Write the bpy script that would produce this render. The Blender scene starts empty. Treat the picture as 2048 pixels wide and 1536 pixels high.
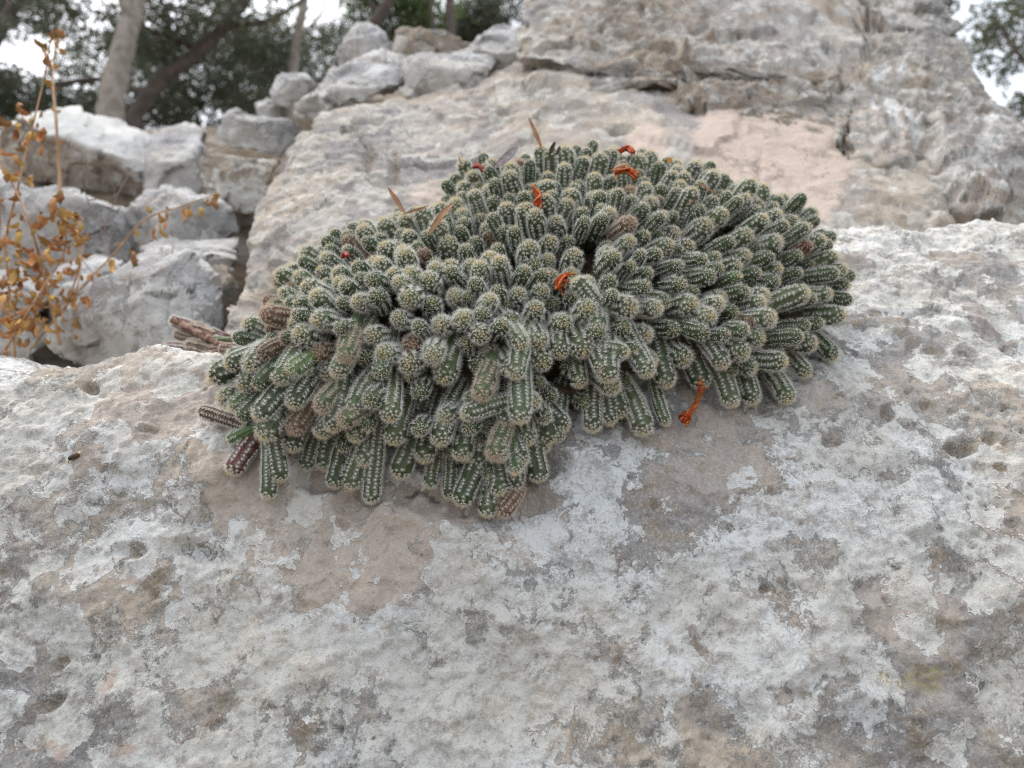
import bpy, math, random
import numpy as np
from mathutils import Vector, Matrix
from mathutils.bvhtree import BVHTree

# ------------------------------------------------------------------ camera, sky, sun, exposure
scene = bpy.context.scene
COL = scene.collection
CAM = np.array([0.0, 0.0, 1.0])
PITCH = math.radians(12.0)
FPX = 1536.0                                     # focal length in pixels of the 2048 px wide photograph
cam = bpy.data.objects.new('camera', bpy.data.cameras.new('camera'))
COL.objects.link(cam)
cam.location = CAM
cam.rotation_euler = (math.radians(90) + PITCH, 0, 0)
cam.data.sensor_width = 36.0
cam.data.lens = 27.0
cam.data.clip_start = 0.02
cam.data.clip_end = 400.0
cam.data.dof.use_dof = True
cam.data.dof.focus_distance = 0.455
cam.data.dof.aperture_fstop = 7.6
scene.camera = cam

world = bpy.data.worlds.new('World')
scene.world = world
world.use_nodes = True
wn, wl = world.node_tree.nodes, world.node_tree.links
wn.clear()
sky = wn.new('ShaderNodeTexSky')
sky.sky_type = 'NISHITA'
sky.sun_disc = False
sky.sun_elevation = math.radians(64)
sky.sun_rotation = math.radians(310)
sky.dust_density = 6.0
sky.ozone_density = 1.0
hs = wn.new('ShaderNodeHueSaturation')
hs.inputs['Saturation'].default_value = 0.45
bgn = wn.new('ShaderNodeBackground')
bgn.inputs['Strength'].default_value = 0.15
wo = wn.new('ShaderNodeOutputWorld')
veil = wn.new('ShaderNodeMix')              # an even white overcast thins the clear sky
veil.data_type = 'RGBA'
veil.inputs[0].default_value = 0.6
veil.inputs[7].default_value = (3.45, 3.65, 3.95, 1.0)
wl.new(sky.outputs[0], hs.inputs['Color'])
wl.new(hs.outputs[0], veil.inputs[6])
wl.new(veil.outputs[2], bgn.inputs['Color'])
wl.new(bgn.outputs[0], wo.inputs['Surface'])

sun_data = bpy.data.lights.new('sun', 'SUN')
sun_data.energy = 0.6
sun_data.angle = math.radians(70)
sun_data.color = (1.0, 0.92, 0.80)
sun = bpy.data.objects.new('sun', sun_data)
COL.objects.link(sun)
_el, _az = math.radians(64), math.radians(310)
sun_dir = Vector((math.sin(_az) * math.cos(_el), math.cos(_az) * math.cos(_el), math.sin(_el)))
sun.rotation_euler = sun_dir.to_track_quat('Z', 'Y').to_euler()

vs = scene.view_settings
scene.display_settings.display_device = 'sRGB'
vs.view_transform = 'Standard'
vs.look = 'None'
vs.exposure = 1.5
vs.gamma = 1.0
vs.use_curve_mapping = False
scene.render.engine = 'CYCLES'
scene.cycles.use_denoising = True
scene.cycles.denoiser = 'OPENIMAGEDENOISE'
scene.cycles.denoising_input_passes = 'RGB_ALBEDO_NORMAL'
scene.cycles.denoising_prefilter = 'NONE'
scene.cycles.filter_width = 1.1
scene.cycles.max_bounces = 6
scene.cycles.diffuse_bounces = 4
scene.cycles.transparent_max_bounces = 8
scene.render.film_transparent = False

# ------------------------------------------------------------------ helpers
RS = np.random.RandomState(7)
rnd = random.Random(11)
_fwd = np.array([0.0, math.cos(PITCH), math.sin(PITCH)])
_up = np.array([0.0, -math.sin(PITCH), math.cos(PITCH)])
_rt = np.array([1.0, 0.0, 0.0])


def ray(px, py):
    d = _fwd + _rt * ((px - 1024.0) / FPX) + _up * ((768.0 - py) / FPX)
    return d / np.linalg.norm(d)


def at(px, py, y):
    """The point seen at a pixel whose distance along world Y is y."""
    d = ray(px, py)
    return CAM + d * (y / d[1])


def smooth(a, b, x):
    t = np.clip((x - a) / (b - a), 0, 1)
    return t * t * (3 - 2 * t)


_perm = np.random.RandomState(3).permutation(1024).astype(np.int64)
_grad = np.random.RandomState(4).normal(size=(1024, 3))
_grad /= np.linalg.norm(_grad, axis=1)[:, None]


def pnoise(p):
    """Gradient noise of an (n, 3) array, about -0.7 to 0.7."""
    i = np.floor(p).astype(np.int64)
    f = p - i
    w = f * f * f * (f * (f * 6 - 15) + 10)
    out = np.zeros(len(p))
    for dx in (0, 1):
        wx = w[:, 0] if dx else 1 - w[:, 0]
        hx = _perm[(i[:, 0] + dx) & 1023]
        for dy in (0, 1):
            wy = w[:, 1] if dy else 1 - w[:, 1]
            hy = _perm[(hx + i[:, 1] + dy) & 1023]
            for dz in (0, 1):
                wz = w[:, 2] if dz else 1 - w[:, 2]
                h = _perm[(hy + i[:, 2] + dz) & 1023]
                g = _grad[h]
                out += wx * wy * wz * (g[:, 0] * (f[:, 0] - dx) + g[:, 1] * (f[:, 1] - dy) + g[:, 2] * (f[:, 2] - dz))
    return out


def fbm(p, f, octs=4, gain=0.5, ridged=False, off=0.0):
    s, a = np.zeros(len(p)), 1.0
    for k in range(octs):
        n = pnoise(p * f + off + 17.3 * k)
        s += a * ((0.35 - np.abs(n)) * 1.6 if ridged else n)
        f *= 2.03
        a *= gain
    return s


def crag(p, f, off=0.0, k=1.0):
    """Broken stone: every cell of a random mosaic is a little plane with its own tilt and height."""
    q = p * f + off
    i0 = np.floor(q).astype(np.int64)
    best = np.full(len(q), 1e9)
    val = np.zeros(len(q))
    for dx in (-1, 0, 1):
        for dy in (-1, 0, 1):
            for dz in (-1, 0, 1):
                c = i0 + np.array([dx, dy, dz])
                h = _perm[(_perm[(_perm[c[:, 0] & 1023] + c[:, 1]) & 1023] + c[:, 2]) & 1023]
                g = _grad[h]
                r = q - (c + 0.5 + 0.42 * g)
                d2 = (r * r).sum(1)
                m = d2 < best
                best[m] = d2[m]
                g2 = _grad[(h + 511) & 1023]
                val[m] = ((r[m] * g2[m]).sum(1) * k + 0.35 * g2[m][:, 1])
    return val


def mesh_from(name, V, F, mats=(), fmat=None, smooth_shade=True):
    me = bpy.data.meshes.new(name)
    V = np.asarray(V, dtype=np.float32)
    F = np.asarray(F, dtype=np.int32)
    k = F.shape[1]
    me.vertices.add(len(V))
    me.vertices.foreach_set('co', V.ravel())
    me.loops.add(F.size)
    me.loops.foreach_set('vertex_index', F.ravel())
    me.polygons.add(len(F))
    me.polygons.foreach_set('loop_start', np.arange(0, F.size, k, dtype=np.int32))
    for m in mats:
        me.materials.append(m)
    if fmat is not None:
        me.polygons.foreach_set('material_index', np.asarray(fmat, dtype=np.int32))
    me.update(calc_edges=True)
    me.polygons.foreach_set('use_smooth', np.full(len(F), smooth_shade))
    me.validate()
    return me


def link(name, me, parent=None, **props):
    o = bpy.data.objects.new(name, me)
    COL.objects.link(o)
    if parent is not None:
        o.parent = parent
    for k, v in props.items():
        o[k] = v
    return o


def thing(name, me, label, category, group=None, loc=None):
    o = link(name, me)
    o['label'] = label
    o['category'] = category
    if group:
        o['group'] = group
    if loc is not None:
        o.location = loc
    return o


def set_attr(me, name, arr):
    a = me.attributes.new(name, 'FLOAT', 'POINT')
    a.data.foreach_set('value', np.asarray(arr, dtype=np.float32))


def vnormals(V, F):
    a, b, c = V[F[:, 0]], V[F[:, 1]], V[F[:, 2]]
    n = np.cross(b - a, c - a)
    if F.shape[1] == 4:
        d = V[F[:, 3]]
        n = n + np.cross(c - a, d - a)
    N = np.zeros_like(V)
    for k in range(F.shape[1]):
        np.add.at(N, F[:, k], n)
    return N / np.maximum(np.linalg.norm(N, axis=1), 1e-12)[:, None]


def grid_faces(nr, nc):
    r, c = np.meshgrid(np.arange(nr - 1), np.arange(nc - 1), indexing='ij')
    a = (r * nc + c).ravel()
    return np.stack([a, a + 1, a + nc + 1, a + nc], axis=1)


# ------------------------------------------------------------------ node helper
class NT:
    def __init__(self, name):
        self.m = bpy.data.materials.new(name)
        self.m.use_nodes = True
        self.t = self.m.node_tree
        self.t.nodes.clear()
        self.out = self.t.nodes.new('ShaderNodeOutputMaterial')
        self.b = self.t.nodes.new('ShaderNodeBsdfPrincipled')
        self.t.links.new(self.b.outputs[0], self.out.inputs[0])

    def n(self, kind, **kw):
        x = self.t.nodes.new('ShaderNode' + kind)
        for k, v in kw.items():
            setattr(x, k, v)
        return x

    def put(self, sock, v):
        if v is None:
            return
        if isinstance(v, bpy.types.NodeSocket):
            self.t.links.new(v, sock)
        elif isinstance(v, (tuple, list)) and len(v) == 3 and sock.type == 'RGBA':
            sock.default_value = (*v, 1.0)
        else:
            sock.default_value = v

    def coord(self, kind='Object'):
        return self.n('TexCoord').outputs[kind]

    def noise(self, vec, scale, detail=4.0, rough=0.55, dist=0.0, color=False):
        x = self.n('TexNoise')
        self.put(x.inputs['Vector'], vec)
        x.inputs['Scale'].default_value = scale
        x.inputs['Detail'].default_value = detail
        x.inputs['Roughness'].default_value = rough
        x.inputs['Distortion'].default_value = dist
        return x.outputs['Color' if color else 0]

    def voro(self, vec, scale, feature='F1', out='Distance', rand=1.0):
        x = self.n('TexVoronoi', feature=feature)
        self.put(x.inputs['Vector'], vec)
        x.inputs['Scale'].default_value = scale
        x.inputs['Randomness'].default_value = rand
        return x.outputs[out]

    def math(self, op, a, b=0.0, clamp=False):
        x = self.n('Math', operation=op, use_clamp=clamp)
        self.put(x.inputs[0], a)
        self.put(x.inputs[1], b)
        return x.outputs[0]

    def vmath(self, op, a, b):
        x = self.n('VectorMath', operation=op)
        self.put(x.inputs[0], a)
        self.put(x.inputs[1], b)
        return x.outputs[0]

    def scale(self, v, s):
        x = self.n('VectorMath', operation='SCALE')
        self.put(x.inputs[0], v)
        x.inputs['Scale'].default_value = s
        return x.outputs[0]

    def step(self, v, a, b, lo=0.0, hi=1.0):
        x = self.n('MapRange', interpolation_type='SMOOTHSTEP')
        self.put(x.inputs['Value'], v)
        x.inputs['From Min'].default_value = a
        x.inputs['From Max'].default_value = b
        x.inputs['To Min'].default_value = lo
        x.inputs['To Max'].default_value = hi
        return x.outputs[0]

    def mix(self, f, a, b, blend='MIX'):
        x = self.n('Mix', data_type='RGBA', blend_type=blend)
        self.put(x.inputs[0], f)
        self.put(x.inputs[6], a)
        self.put(x.inputs[7], b)
        return x.outputs[2]

    def attr(self, name):
        return self.n('Attribute', attribute_name=name).outputs['Fac']

    def bump(self, h, dist, strength=1.0, normal=None):
        x = self.n('Bump')
        self.put(x.inputs['Height'], h)
        x.inputs['Distance'].default_value = dist
        x.inputs['Strength'].default_value = strength
        if normal is not None:
            self.put(x.inputs['Normal'], normal)
        return x.outputs[0]


def simple_mat(name, col, rough=0.7, var=0.0, vcol=None, nscale=200.0, bump=0.0, objvar=0.0, spec=0.3):
    t = NT(name)
    c = t.coord()
    colr = col
    if vcol is not None:
        colr = t.mix(t.step(t.noise(c, nscale, 4, 0.6), 0.38, 0.62), col, vcol)
    if objvar:
        r = t.n('ObjectInfo').outputs['Random']
        h = t.n('HueSaturation')
        t.put(h.inputs['Color'], colr)
        t.put(h.inputs['Value'], t.step(r, 0, 1, 1 - objvar, 1 + objvar))
        t.put(h.inputs['Hue'], t.step(t.math('FRACT', t.math('MULTIPLY', r, 7.31)), 0, 1, 0.5 - objvar * 0.06, 0.5 + objvar * 0.06))
        colr = h.outputs[0]
    t.put(t.b.inputs['Base Color'], colr)
    t.b.inputs['Roughness'].default_value = rough
    t.b.inputs['Specular IOR Level'].default_value = spec
    if bump:
        t.put(t.b.inputs['Normal'], t.bump(t.noise(c, nscale * 1.3, 5, 0.6), bump))
    return t.m


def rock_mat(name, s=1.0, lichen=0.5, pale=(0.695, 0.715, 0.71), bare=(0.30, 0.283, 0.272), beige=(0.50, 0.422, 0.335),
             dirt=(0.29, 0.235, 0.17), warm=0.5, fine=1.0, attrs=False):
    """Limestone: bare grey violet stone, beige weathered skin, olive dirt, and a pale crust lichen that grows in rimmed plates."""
    t = NT(name)
    c = t.coord()
    warp = t.scale(t.vmath('SUBTRACT', t.noise(c, 30 * s, 5, 0.65, color=True), (0.5, 0.5, 0.5)), 0.05 / s)
    warp2 = t.scale(t.vmath('SUBTRACT', t.noise(c, 140 * s, 3, 0.6, color=True), (0.5, 0.5, 0.5)), 0.010 / s)
    cw = t.vmath('ADD', t.vmath('ADD', c, warp), warp2)
    big = t.noise(c, 4.5 * s, 6, 0.6, 0.4)
    mid = t.noise(t.vmath('ADD', c, (3.1, 1.7, 9.2)), 13 * s, 8, 0.65, 0.5)
    fin = t.noise(c, 95 * s, 6, 0.65)
    grit = t.noise(c, 520 * s, 6, 0.75)
    # stone below the lichen
    w0 = t.math('ADD', t.step(big, 0.36, 0.62), t.step(mid, 0.35, 0.7, -0.4, 0.4))
    base = t.mix(t.math('ADD', w0, warm - 0.5, True), bare, beige)
    dmask = t.step(t.math('ADD', t.noise(t.vmath('ADD', c, (7.7, 2.1, 4.4)), 24 * s, 7, 0.7, 0.6), t.math('MULTIPLY', t.math('SUBTRACT', fin, 0.5), 0.5)), 0.54, 0.66)
    base = t.mix(t.math('MULTIPLY', dmask, 0.75), base, dirt)
    if attrs:
        base = t.mix(t.math('MULTIPLY', t.attr('pink'), 0.7), base, (0.52, 0.435, 0.365))
        base = t.mix(t.math('MULTIPLY', t.attr('pit_and_shade'), 0.75), base, dirt)  # pits and painted shade share the dirt colour
    # plates of crust lichen: rounded rosettes with a ragged edge plus irregular sheets
    vor = t.voro(cw, 34 * s, 'F1')
    vid = t.voro(cw, 34 * s, 'F1', 'Color')
    sep = t.n('SeparateColor')
    t.put(sep.inputs[0], vid)
    ros = t.math('SUBTRACT', t.math('MULTIPLY', sep.outputs[0], 0.78), vor)
    sheet = t.math('SUBTRACT', t.noise(cw, 22 * s, 12, 0.74, 0.3), 0.60 - 0.13 * lichen)
    if attrs:
        sheet = t.math('ADD', sheet, t.math('MULTIPLY', t.attr('crust'), 0.09))
        sheet = t.math('SUBTRACT', sheet, t.math('MULTIPLY', t.attr('pink'), 0.12))
        ros = t.math('SUBTRACT', ros, t.math('MULTIPLY', t.attr('pit_and_shade'), 0.4))
    sheet = t.math('SUBTRACT', sheet, t.math('MULTIPLY', dmask, 0.05))
    both = t.math('MAXIMUM', t.math('MULTIPLY', ros, 0.38), sheet)
    edge_n = t.math('ADD', both, t.math('MULTIPLY', t.math('SUBTRACT', fin, 0.5), 0.10))
    L = t.step(edge_n, -0.004, 0.016)
    rim = t.math('MULTIPLY', t.step(edge_n, -0.002, 0.008), t.step(edge_n, 0.012, 0.032, 1.0, 0.0))
    eat = t.step(t.math('ADD', t.math('MULTIPLY', grit, 0.6), t.math('MULTIPLY', fin, 0.5)), 0.53, 0.64, 1.0, 0.12)
    pale2 = t.mix(t.step(t.noise(c, 9 * s, 5, 0.6), 0.4, 0.62), pale, tuple(x * y for x, y in zip(pale, (0.90, 0.86, 0.79))))
    col = t.mix(t.math('MULTIPLY', t.math('MULTIPLY', L, eat), 0.86), base, pale2)
    col = t.mix(t.math('MULTIPLY', rim, 0.7), col, (0.76, 0.75, 0.72))
    # thin haze of young crust and grain everywhere
    col = t.mix(t.math('MULTIPLY', t.step(grit, 0.47, 0.62), 0.48), col, (0.58, 0.565, 0.54))
    col = t.mix(t.math('MULTIPLY', t.step(t.noise(c, 300 * s, 4, 0.7), 0.60, 0.70), 0.6 * fine), col, (0.17, 0.145, 0.115))
    if attrs:
        col = t.mix(t.math('MULTIPLY', t.math('MULTIPLY', t.attr('yellow'), 0.75), t.step(grit, 0.38, 0.56)), col, (0.34, 0.28, 0.13))
        col = t.mix(t.math('MULTIPLY', t.attr('dark_mark'), 0.9), col, (0.06, 0.05, 0.045))
        col = t.mix(t.attr('flush'), col, (0.54, 0.44, 0.375))
        col = t.mix(t.math('MULTIPLY', t.attr('drip_and_light'), 0.8), col, (0.72, 0.72, 0.70))
    t.put(t.b.inputs['Base Color'], col)
    t.b.inputs['Roughness'].default_value = 0.93
    t.b.inputs['Specular IOR Level'].default_value = 0.15
    h = t.math('ADD', t.math('MULTIPLY', L, 0.10), t.math('MULTIPLY', rim, 0.22))
    h = t.math('ADD', h, t.math('MULTIPLY', fin, 1.6))
    h = t.math('ADD', h, t.math('MULTIPLY', mid, 2.0))
    h = t.math('ADD', h, t.math('MULTIPLY', grit, 0.5))
    if attrs:
        pass
    t.put(t.b.inputs['Normal'], t.bump(h, 0.0021 / s * fine, 1.0))
    return t.m


M_front = rock_mat('limestone_crusted', 1.0, 0.74, attrs=True)
M_mid = rock_mat('limestone_weathered', 0.8, 0.42, pale=(0.51, 0.485, 0.44), bare=(0.25, 0.235, 0.23), beige=(0.41, 0.345, 0.27), warm=0.55, attrs=True)
M_upper = rock_mat('limestone_rough', 0.85, 0.50, pale=(0.52, 0.51, 0.485), beige=(0.40, 0.335, 0.265), dirt=(0.22, 0.16, 0.10), warm=0.58, attrs=True)
M_far = rock_mat('limestone_pale', 0.55, 0.85, pale=(0.58, 0.59, 0.60), bare=(0.36, 0.35, 0.355), beige=(0.47, 0.43, 0.385), warm=0.3)
M_broken = rock_mat('limestone_broken', 0.55, -0.2, pale=(0.5, 0.48, 0.45), beige=(0.27, 0.21, 0.15), bare=(0.20, 0.17, 0.14), warm=0.6, attrs=True)
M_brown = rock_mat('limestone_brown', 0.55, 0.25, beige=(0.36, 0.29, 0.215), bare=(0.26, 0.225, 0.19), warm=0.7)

# ------------------------------------------------------------------ ground
xs = np.concatenate([-np.geomspace(80, 2.2, 40), np.linspace(-2, 2, 80), np.geomspace(2.2, 80, 40)])
ys = np.concatenate([-np.geomspace(60, 0.2, 24), np.linspace(-0.1, 3.2, 100), np.geomspace(3.3, 140, 60)])
GX, GY = np.meshgrid(xs, ys)


def ground_z(x, y):
    z = np.interp(y, [-60, 0.15, 0.45, 0.62, 0.9, 1.25, 1.7, 2.2, 3.2, 8, 30, 140], [-9, 0.0, 0.35, 0.7, 1.10, 1.52, 1.90, 2.22, 2.85, 5.4, 12.0, 30.0])
    return z - smooth(0.4, 1.6, x) * smooth(1.0, 2.5, y) * 0.45


gz = ground_z(GX, GY)
gp = np.stack([GX.ravel(), GY.ravel(), gz.ravel()], axis=1)
amp = np.where(GY.ravel() > 0.9, 0.05, 0.03)
gp[:, 2] += fbm(gp, 1.4, 5) * amp * 1.6
M_ground = NT('leaf_litter')
_c = M_ground.coord()
_k = M_ground.mix(M_ground.step(M_ground.noise(_c, 30, 8, 0.7), 0.4, 0.62), (0.11, 0.075, 0.045), (0.25, 0.19, 0.12))
_k = M_ground.mix(M_ground.step(M_ground.noise(_c, 7, 6, 0.6), 0.52, 0.64), _k, (0.34, 0.31, 0.27))
M_ground.put(M_ground.b.inputs['Base Color'], _k)
M_ground.b.inputs['Roughness'].default_value = 0.95
M_ground.put(M_ground.b.inputs['Normal'], M_ground.bump(M_ground.noise(_c, 45, 8, 0.7), 0.03))
link('ground', mesh_from('ground', gp, grid_faces(len(ys), len(xs)), [M_ground.m]), kind='structure')

# ------------------------------------------------------------------ the front boulder the cactus grows on
xs = np.concatenate([np.linspace(-1.35, -0.52, 60), np.linspace(-0.518, 0.518, 620), np.linspace(0.52, 1.4, 60)])


def crest_z(x):          # height of its rim above the camera
    return np.interp(x, [-1.35, -0.9, -0.60, -0.40, -0.335, -0.30, -0.25, -0.20, -0.12, 0.0, 0.10, 0.22, 0.32, 0.42, 0.55, 0.9, 1.4],
                     [0.02, 0.08, 0.135, 0.154, 0.138, 0.134, 0.147, 0.138, 0.152, 0.200, 0.245, 0.285, 0.302, 0.300, 0.285, 0.24, 0.1])


def face_y(z):
    return np.interp(z, [-1.05, -0.6, -0.25, -0.11, 0.0, 0.06, 0.106, 0.15, 0.184, 0.24, 0.297, 0.33],
                     [0.22, 0.33, 0.405, 0.428, 0.455, 0.475, 0.498, 0.532, 0.562, 0.618, 0.685, 0.72])


tt = np.concatenate([np.linspace(-1.05, -0.19, 60)[:-1], np.linspace(-0.19, 0.36, 335)])   # face, then over the rim
nb = 40
rows = []
zc = crest_z(xs)
rr = 0.03                # radius of the rounded rim
for tv in tt:
    # the face rises with tv until the rim, where it bends over smoothly
    z = np.where(tv < zc - rr, tv, 0)
    over = np.clip(tv - (zc - rr), 0, None)
    zz = np.where(over > 0, (zc - rr) + rr * (1 - np.exp(-over / rr)), tv)
    yy = face_y(np.minimum(tv, zc - rr)) + np.where(over > 0, over * 0.75 + 0.9 * np.maximum(over - rr, 0), 0)
    rows.append(np.stack([xs, yy, zz + CAM[2]], axis=1))
last = rows[-1]
for k in range(1, nb + 1):
    f = k / nb
    r = last.copy()
    r[:, 1] += 0.34 * math.sin(f * math.pi / 2) ** 0.8
    r[:, 2] -= 1.25 * f ** 1.6 * 1.0
    rows.append(r)
FB = np.concatenate(rows)
nr, nc = len(rows), len(xs)
FF = grid_faces(nr, nc)
N0 = vnormals(FB, FF)
Q = FB.copy()
d = fbm(Q, 3.1, 3) * 0.022 + fbm(Q, 11, 3, off=5.0) * 0.0075
# slanted scallops and furrows of rain weathering
Qs = np.stack([Q[:, 0] * 34 + Q[:, 2] * 14, Q[:, 1] * 20, Q[:, 2] * 16 - Q[:, 0] * 10], axis=1)
sc = pnoise(Qs + fbm(Q, 25, 2)[:, None] * 1.2)
rightside = smooth(0.02, 0.2, Q[:, 0])
d += np.minimum(sc, 0.12) * (0.0018 + 0.0036 * rightside)
d += fbm(Q, 36, 4, 0.55, True, 2.0) * 0.0013
kn = fbm(Q, 75, 4, 0.6, off=9.0)
d += np.clip(kn, -0.5, 0.35) * 0.0017
wq = Q + np.stack([fbm(Q, 40, 3, off=q_) for q_ in (0, 7, 13)], axis=1) * 0.008
d += crag(wq, 14, 2.0) * 0.0030 * (0.3 + 0.7 * rightside) + crag(wq, 45, 4.0) * 0.0009
fur = pnoise(np.stack([Q[:, 0] * 30 + 0.6 * fbm(Q, 12, 2), Q[:, 1] * 6, Q[:, 2] * 5], axis=1)) + 0.5 * pnoise(np.stack([Q[:, 0] * 70, Q[:, 1] * 9, Q[:, 2] * 9], axis=1))
d += np.minimum(fur, 0.25) * 0.0045 * smooth(0.26, 0.10, np.abs(Q[:, 0] + 0.02)) * smooth(0.0, -0.06, Q[:, 2] - 1.0)
# terraces of flaking crust
tr = fbm(Q, 20, 5, 0.6, off=31.0) * 6
d += (np.floor(tr) + smooth(0.0, 0.16, tr - np.floor(tr))) * 0.0013
d += fbm(Q, 240, 2, off=3.0) * 0.0007
pit_and_shade = np.zeros(len(Q))
pink = np.zeros(len(Q)); crust = np.zeros(len(Q)); yellow = np.zeros(len(Q)); dark_mark = np.zeros(len(Q)); flush = np.zeros(len(Q))
bvh0 = BVHTree.FromPolygons([tuple(v) for v in FB[::1]][:0] or [tuple(v) for v in FB], [tuple(f) for f in FF])


def hit_front(px, py, tree=None):
    r = ray(px, py)
    h = (tree or bvh0).ray_cast(Vector(CAM), Vector(r))
    return None if h[0] is None else np.array(h[0])


def splat(cx, r, depth, stretch=None, rag=0.35, arr=None, w=1.0):
    """A dent (or a stain when arr is given) around a point; stretch is a unit axis with its factor."""
    idx = np.where(np.abs(Q[:, 0] - cx[0]) < r * 3.4)[0]
    idx = idx[np.abs(Q[idx] - cx).max(axis=1) < r * 3.4]
    if not len(idx):
        return
    q = Q[idx] - cx
    if stretch is not None:
        ax, k = stretch
        al = q @ ax
        q = q - np.outer(al, ax) * (1 - 1 / k)
    dist = np.linalg.norm(q, axis=1) / r * (1 + rag * fbm(Q[idx], 0.8 / r, 3, off=r * 900))
    if arr is None:
        prof = smooth(1.0, 0.35, dist)
        d[idx] -= depth * prof - depth * 0.16 * smooth(1.5, 1.1, dist) * smooth(0.8, 1.1, dist)
        pit_and_shade[idx] = np.maximum(pit_and_shade[idx], w * smooth(0.95, 0.5, dist))
    else:
        arr[idx] = np.maximum(arr[idx], w * smooth(1.05, 0.8, dist))


def axis(a):
    return np.array([math.cos(a), -0.3 * math.sin(a), math.sin(a)])


def PX(px, py, fallback=0.46):
    h = hit_front(px, py)
    return h if h is not None else at(px, py, fallback)


# holes read off the photograph: pixel, radius in px, depth factor, slant angle, stretch
for (px, py, rpx, k, a, st) in [
    (1945, 685, 20, 1.0, 0, 1.5), (1780, 820, 17, 0.9, 1.5, 1.6), (1825, 840, 15, 0.9, 0.2, 1.5), (1832, 736, 11, 0.8, 0, 1), (1822, 768, 10, 0.8, 1.4, 1.5),
    (1690, 775, 8, 0.8, 0, 1), (1672, 790, 8, 0.8, 1.4, 1.4), (1525, 810, 12, 0.7, 0, 1), (1930, 885, 24, 1.0, 0.2, 1.5), (1985, 870, 14, 0.8, 0.4, 1.4), (2020, 810, 12, 0.8, 0, 1.2),
    (1860, 795, 12, 0.7, 0, 1), (1495, 1122, 8, 1.1, -0.2, 2.0), (1530, 1178, 10, 1.1, 0.4, 1.7), (1840, 1085, 20, 0.5, 0, 1.6), (1487, 1055, 8, 0.6, 0, 1), (1600, 1055, 9, 0.5, 0, 1),
    (1870, 1065, 7, 0.8, 0, 1), (2020, 1050, 12, 0.7, 0, 1.6), (1440, 1270, 7, 0.9, 0, 1), (1415, 1258, 5, 0.9, 0, 1), (1570, 1384, 11, 0.6, 0, 1),
    (180, 775, 16, 0.9, -0.6, 1.8), (400, 1105, 22, 0.8, -0.35, 3.0), (255, 1102, 15, 0.8, -0.2, 2.6), (335, 1010, 14, 0.7, 0, 1), (400, 1040, 24, 0.5, 0.6, 1.2), (190, 1005, 9, 0.8, -0.2, 3.0),
    (245, 985, 12, 0.7, 0.2, 1.6), (115, 1325, 15, 0.9, 0.7, 1.6), (305, 1190, 9, 0.8, 0, 1), (430, 1450, 14, 0.6, 0.2, 1.6), (455, 1455, 9, 0.6, 0, 1), (680, 1460, 7, 0.9, 1.4, 1.4),
    (640, 1508, 14, 0.6, 0.1, 1.8), (95, 1405, 16, 0.7, 0.5, 1.8), (1210, 1145, 7, 0.8, 0, 1), (1225, 1090, 7, 0.6, 0, 1), (930, 1030, 10, 0.6, 0, 1), (300, 865, 9, 0.6, 0.3, 2.2), (75, 945, 12, 0.6, 0.2, 2.4),
    (1180, 1320, 9, 0.6, 1.3, 2.0), (1310, 1470, 16, 0.5, 0.4, 1.8), (1345, 1510, 13, 0.5, 0, 1), (800, 1425, 8, 0.7, 0, 1), (850, 1440, 6, 0.7, 0.5, 1.7), (1600, 1390, 10, 0.5, -0.7, 2.0),
    (1935, 830, 9, 0.9, 0, 1.6), (1975, 1010, 10, 0.6, 0, 1.4), (1680, 880, 7, 0.8, 1.5, 5.0), (1668, 835, 6, 0.8, 1.5, 3.0), (1820, 495, 12, 0.5, 0, 2.2), (1960, 505, 14, 0.6, 0.2, 2.0), (1870, 680, 11, 0.4, 0, 2),
]:
    p = PX(px, py)
    r = rpx * (p[1]) / FPX
    splat(p, r * 1.1, min(r * 1.2, 0.011) * k, (axis(a), st))
for _ in range(420):      # a scatter of small pits, denser on the right
    px = RS.uniform(-60, 2110); py = RS.uniform(620, 1600)
    if px < 1250 and RS.rand() < 0.55:
        continue
    p = hit_front(px, py)
    if p is None:
        continue
    r = float(RS.choice([0.0011, 0.0016, 0.0024, 0.0035], p=[0.32, 0.33, 0.23, 0.12]))
    splat(p, r, r * RS.uniform(0.5, 1.1), (axis(RS.uniform(-0.8, 0.8)), RS.uniform(1, 2.2)), w=RS.uniform(0.3, 0.9))
# the broken ledge just under the hanging stems
for (px, py, rpx) in [(720, 1010, 30), (780, 985, 34), (830, 1000, 34), (890, 1010, 36), (950, 1035, 34), (1010, 1040, 30), (1060, 1000, 34), (1085, 940, 34), (640, 960, 30)]:
    p = PX(px, py)
    r = rpx * p[1] / FPX
    splat(p, r * 1.25, 0.0065, (axis(0.1), 1.5), w=0.25)
for (px, py) in [(820, 985), (835, 984), (852, 988), (868, 994)]:
    p = PX(px, py); splat(p, 0.0016, 0.002, (axis(-0.3), 3), arr=dark_mark, w=0.8)  # near-black marks along the ledge
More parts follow.
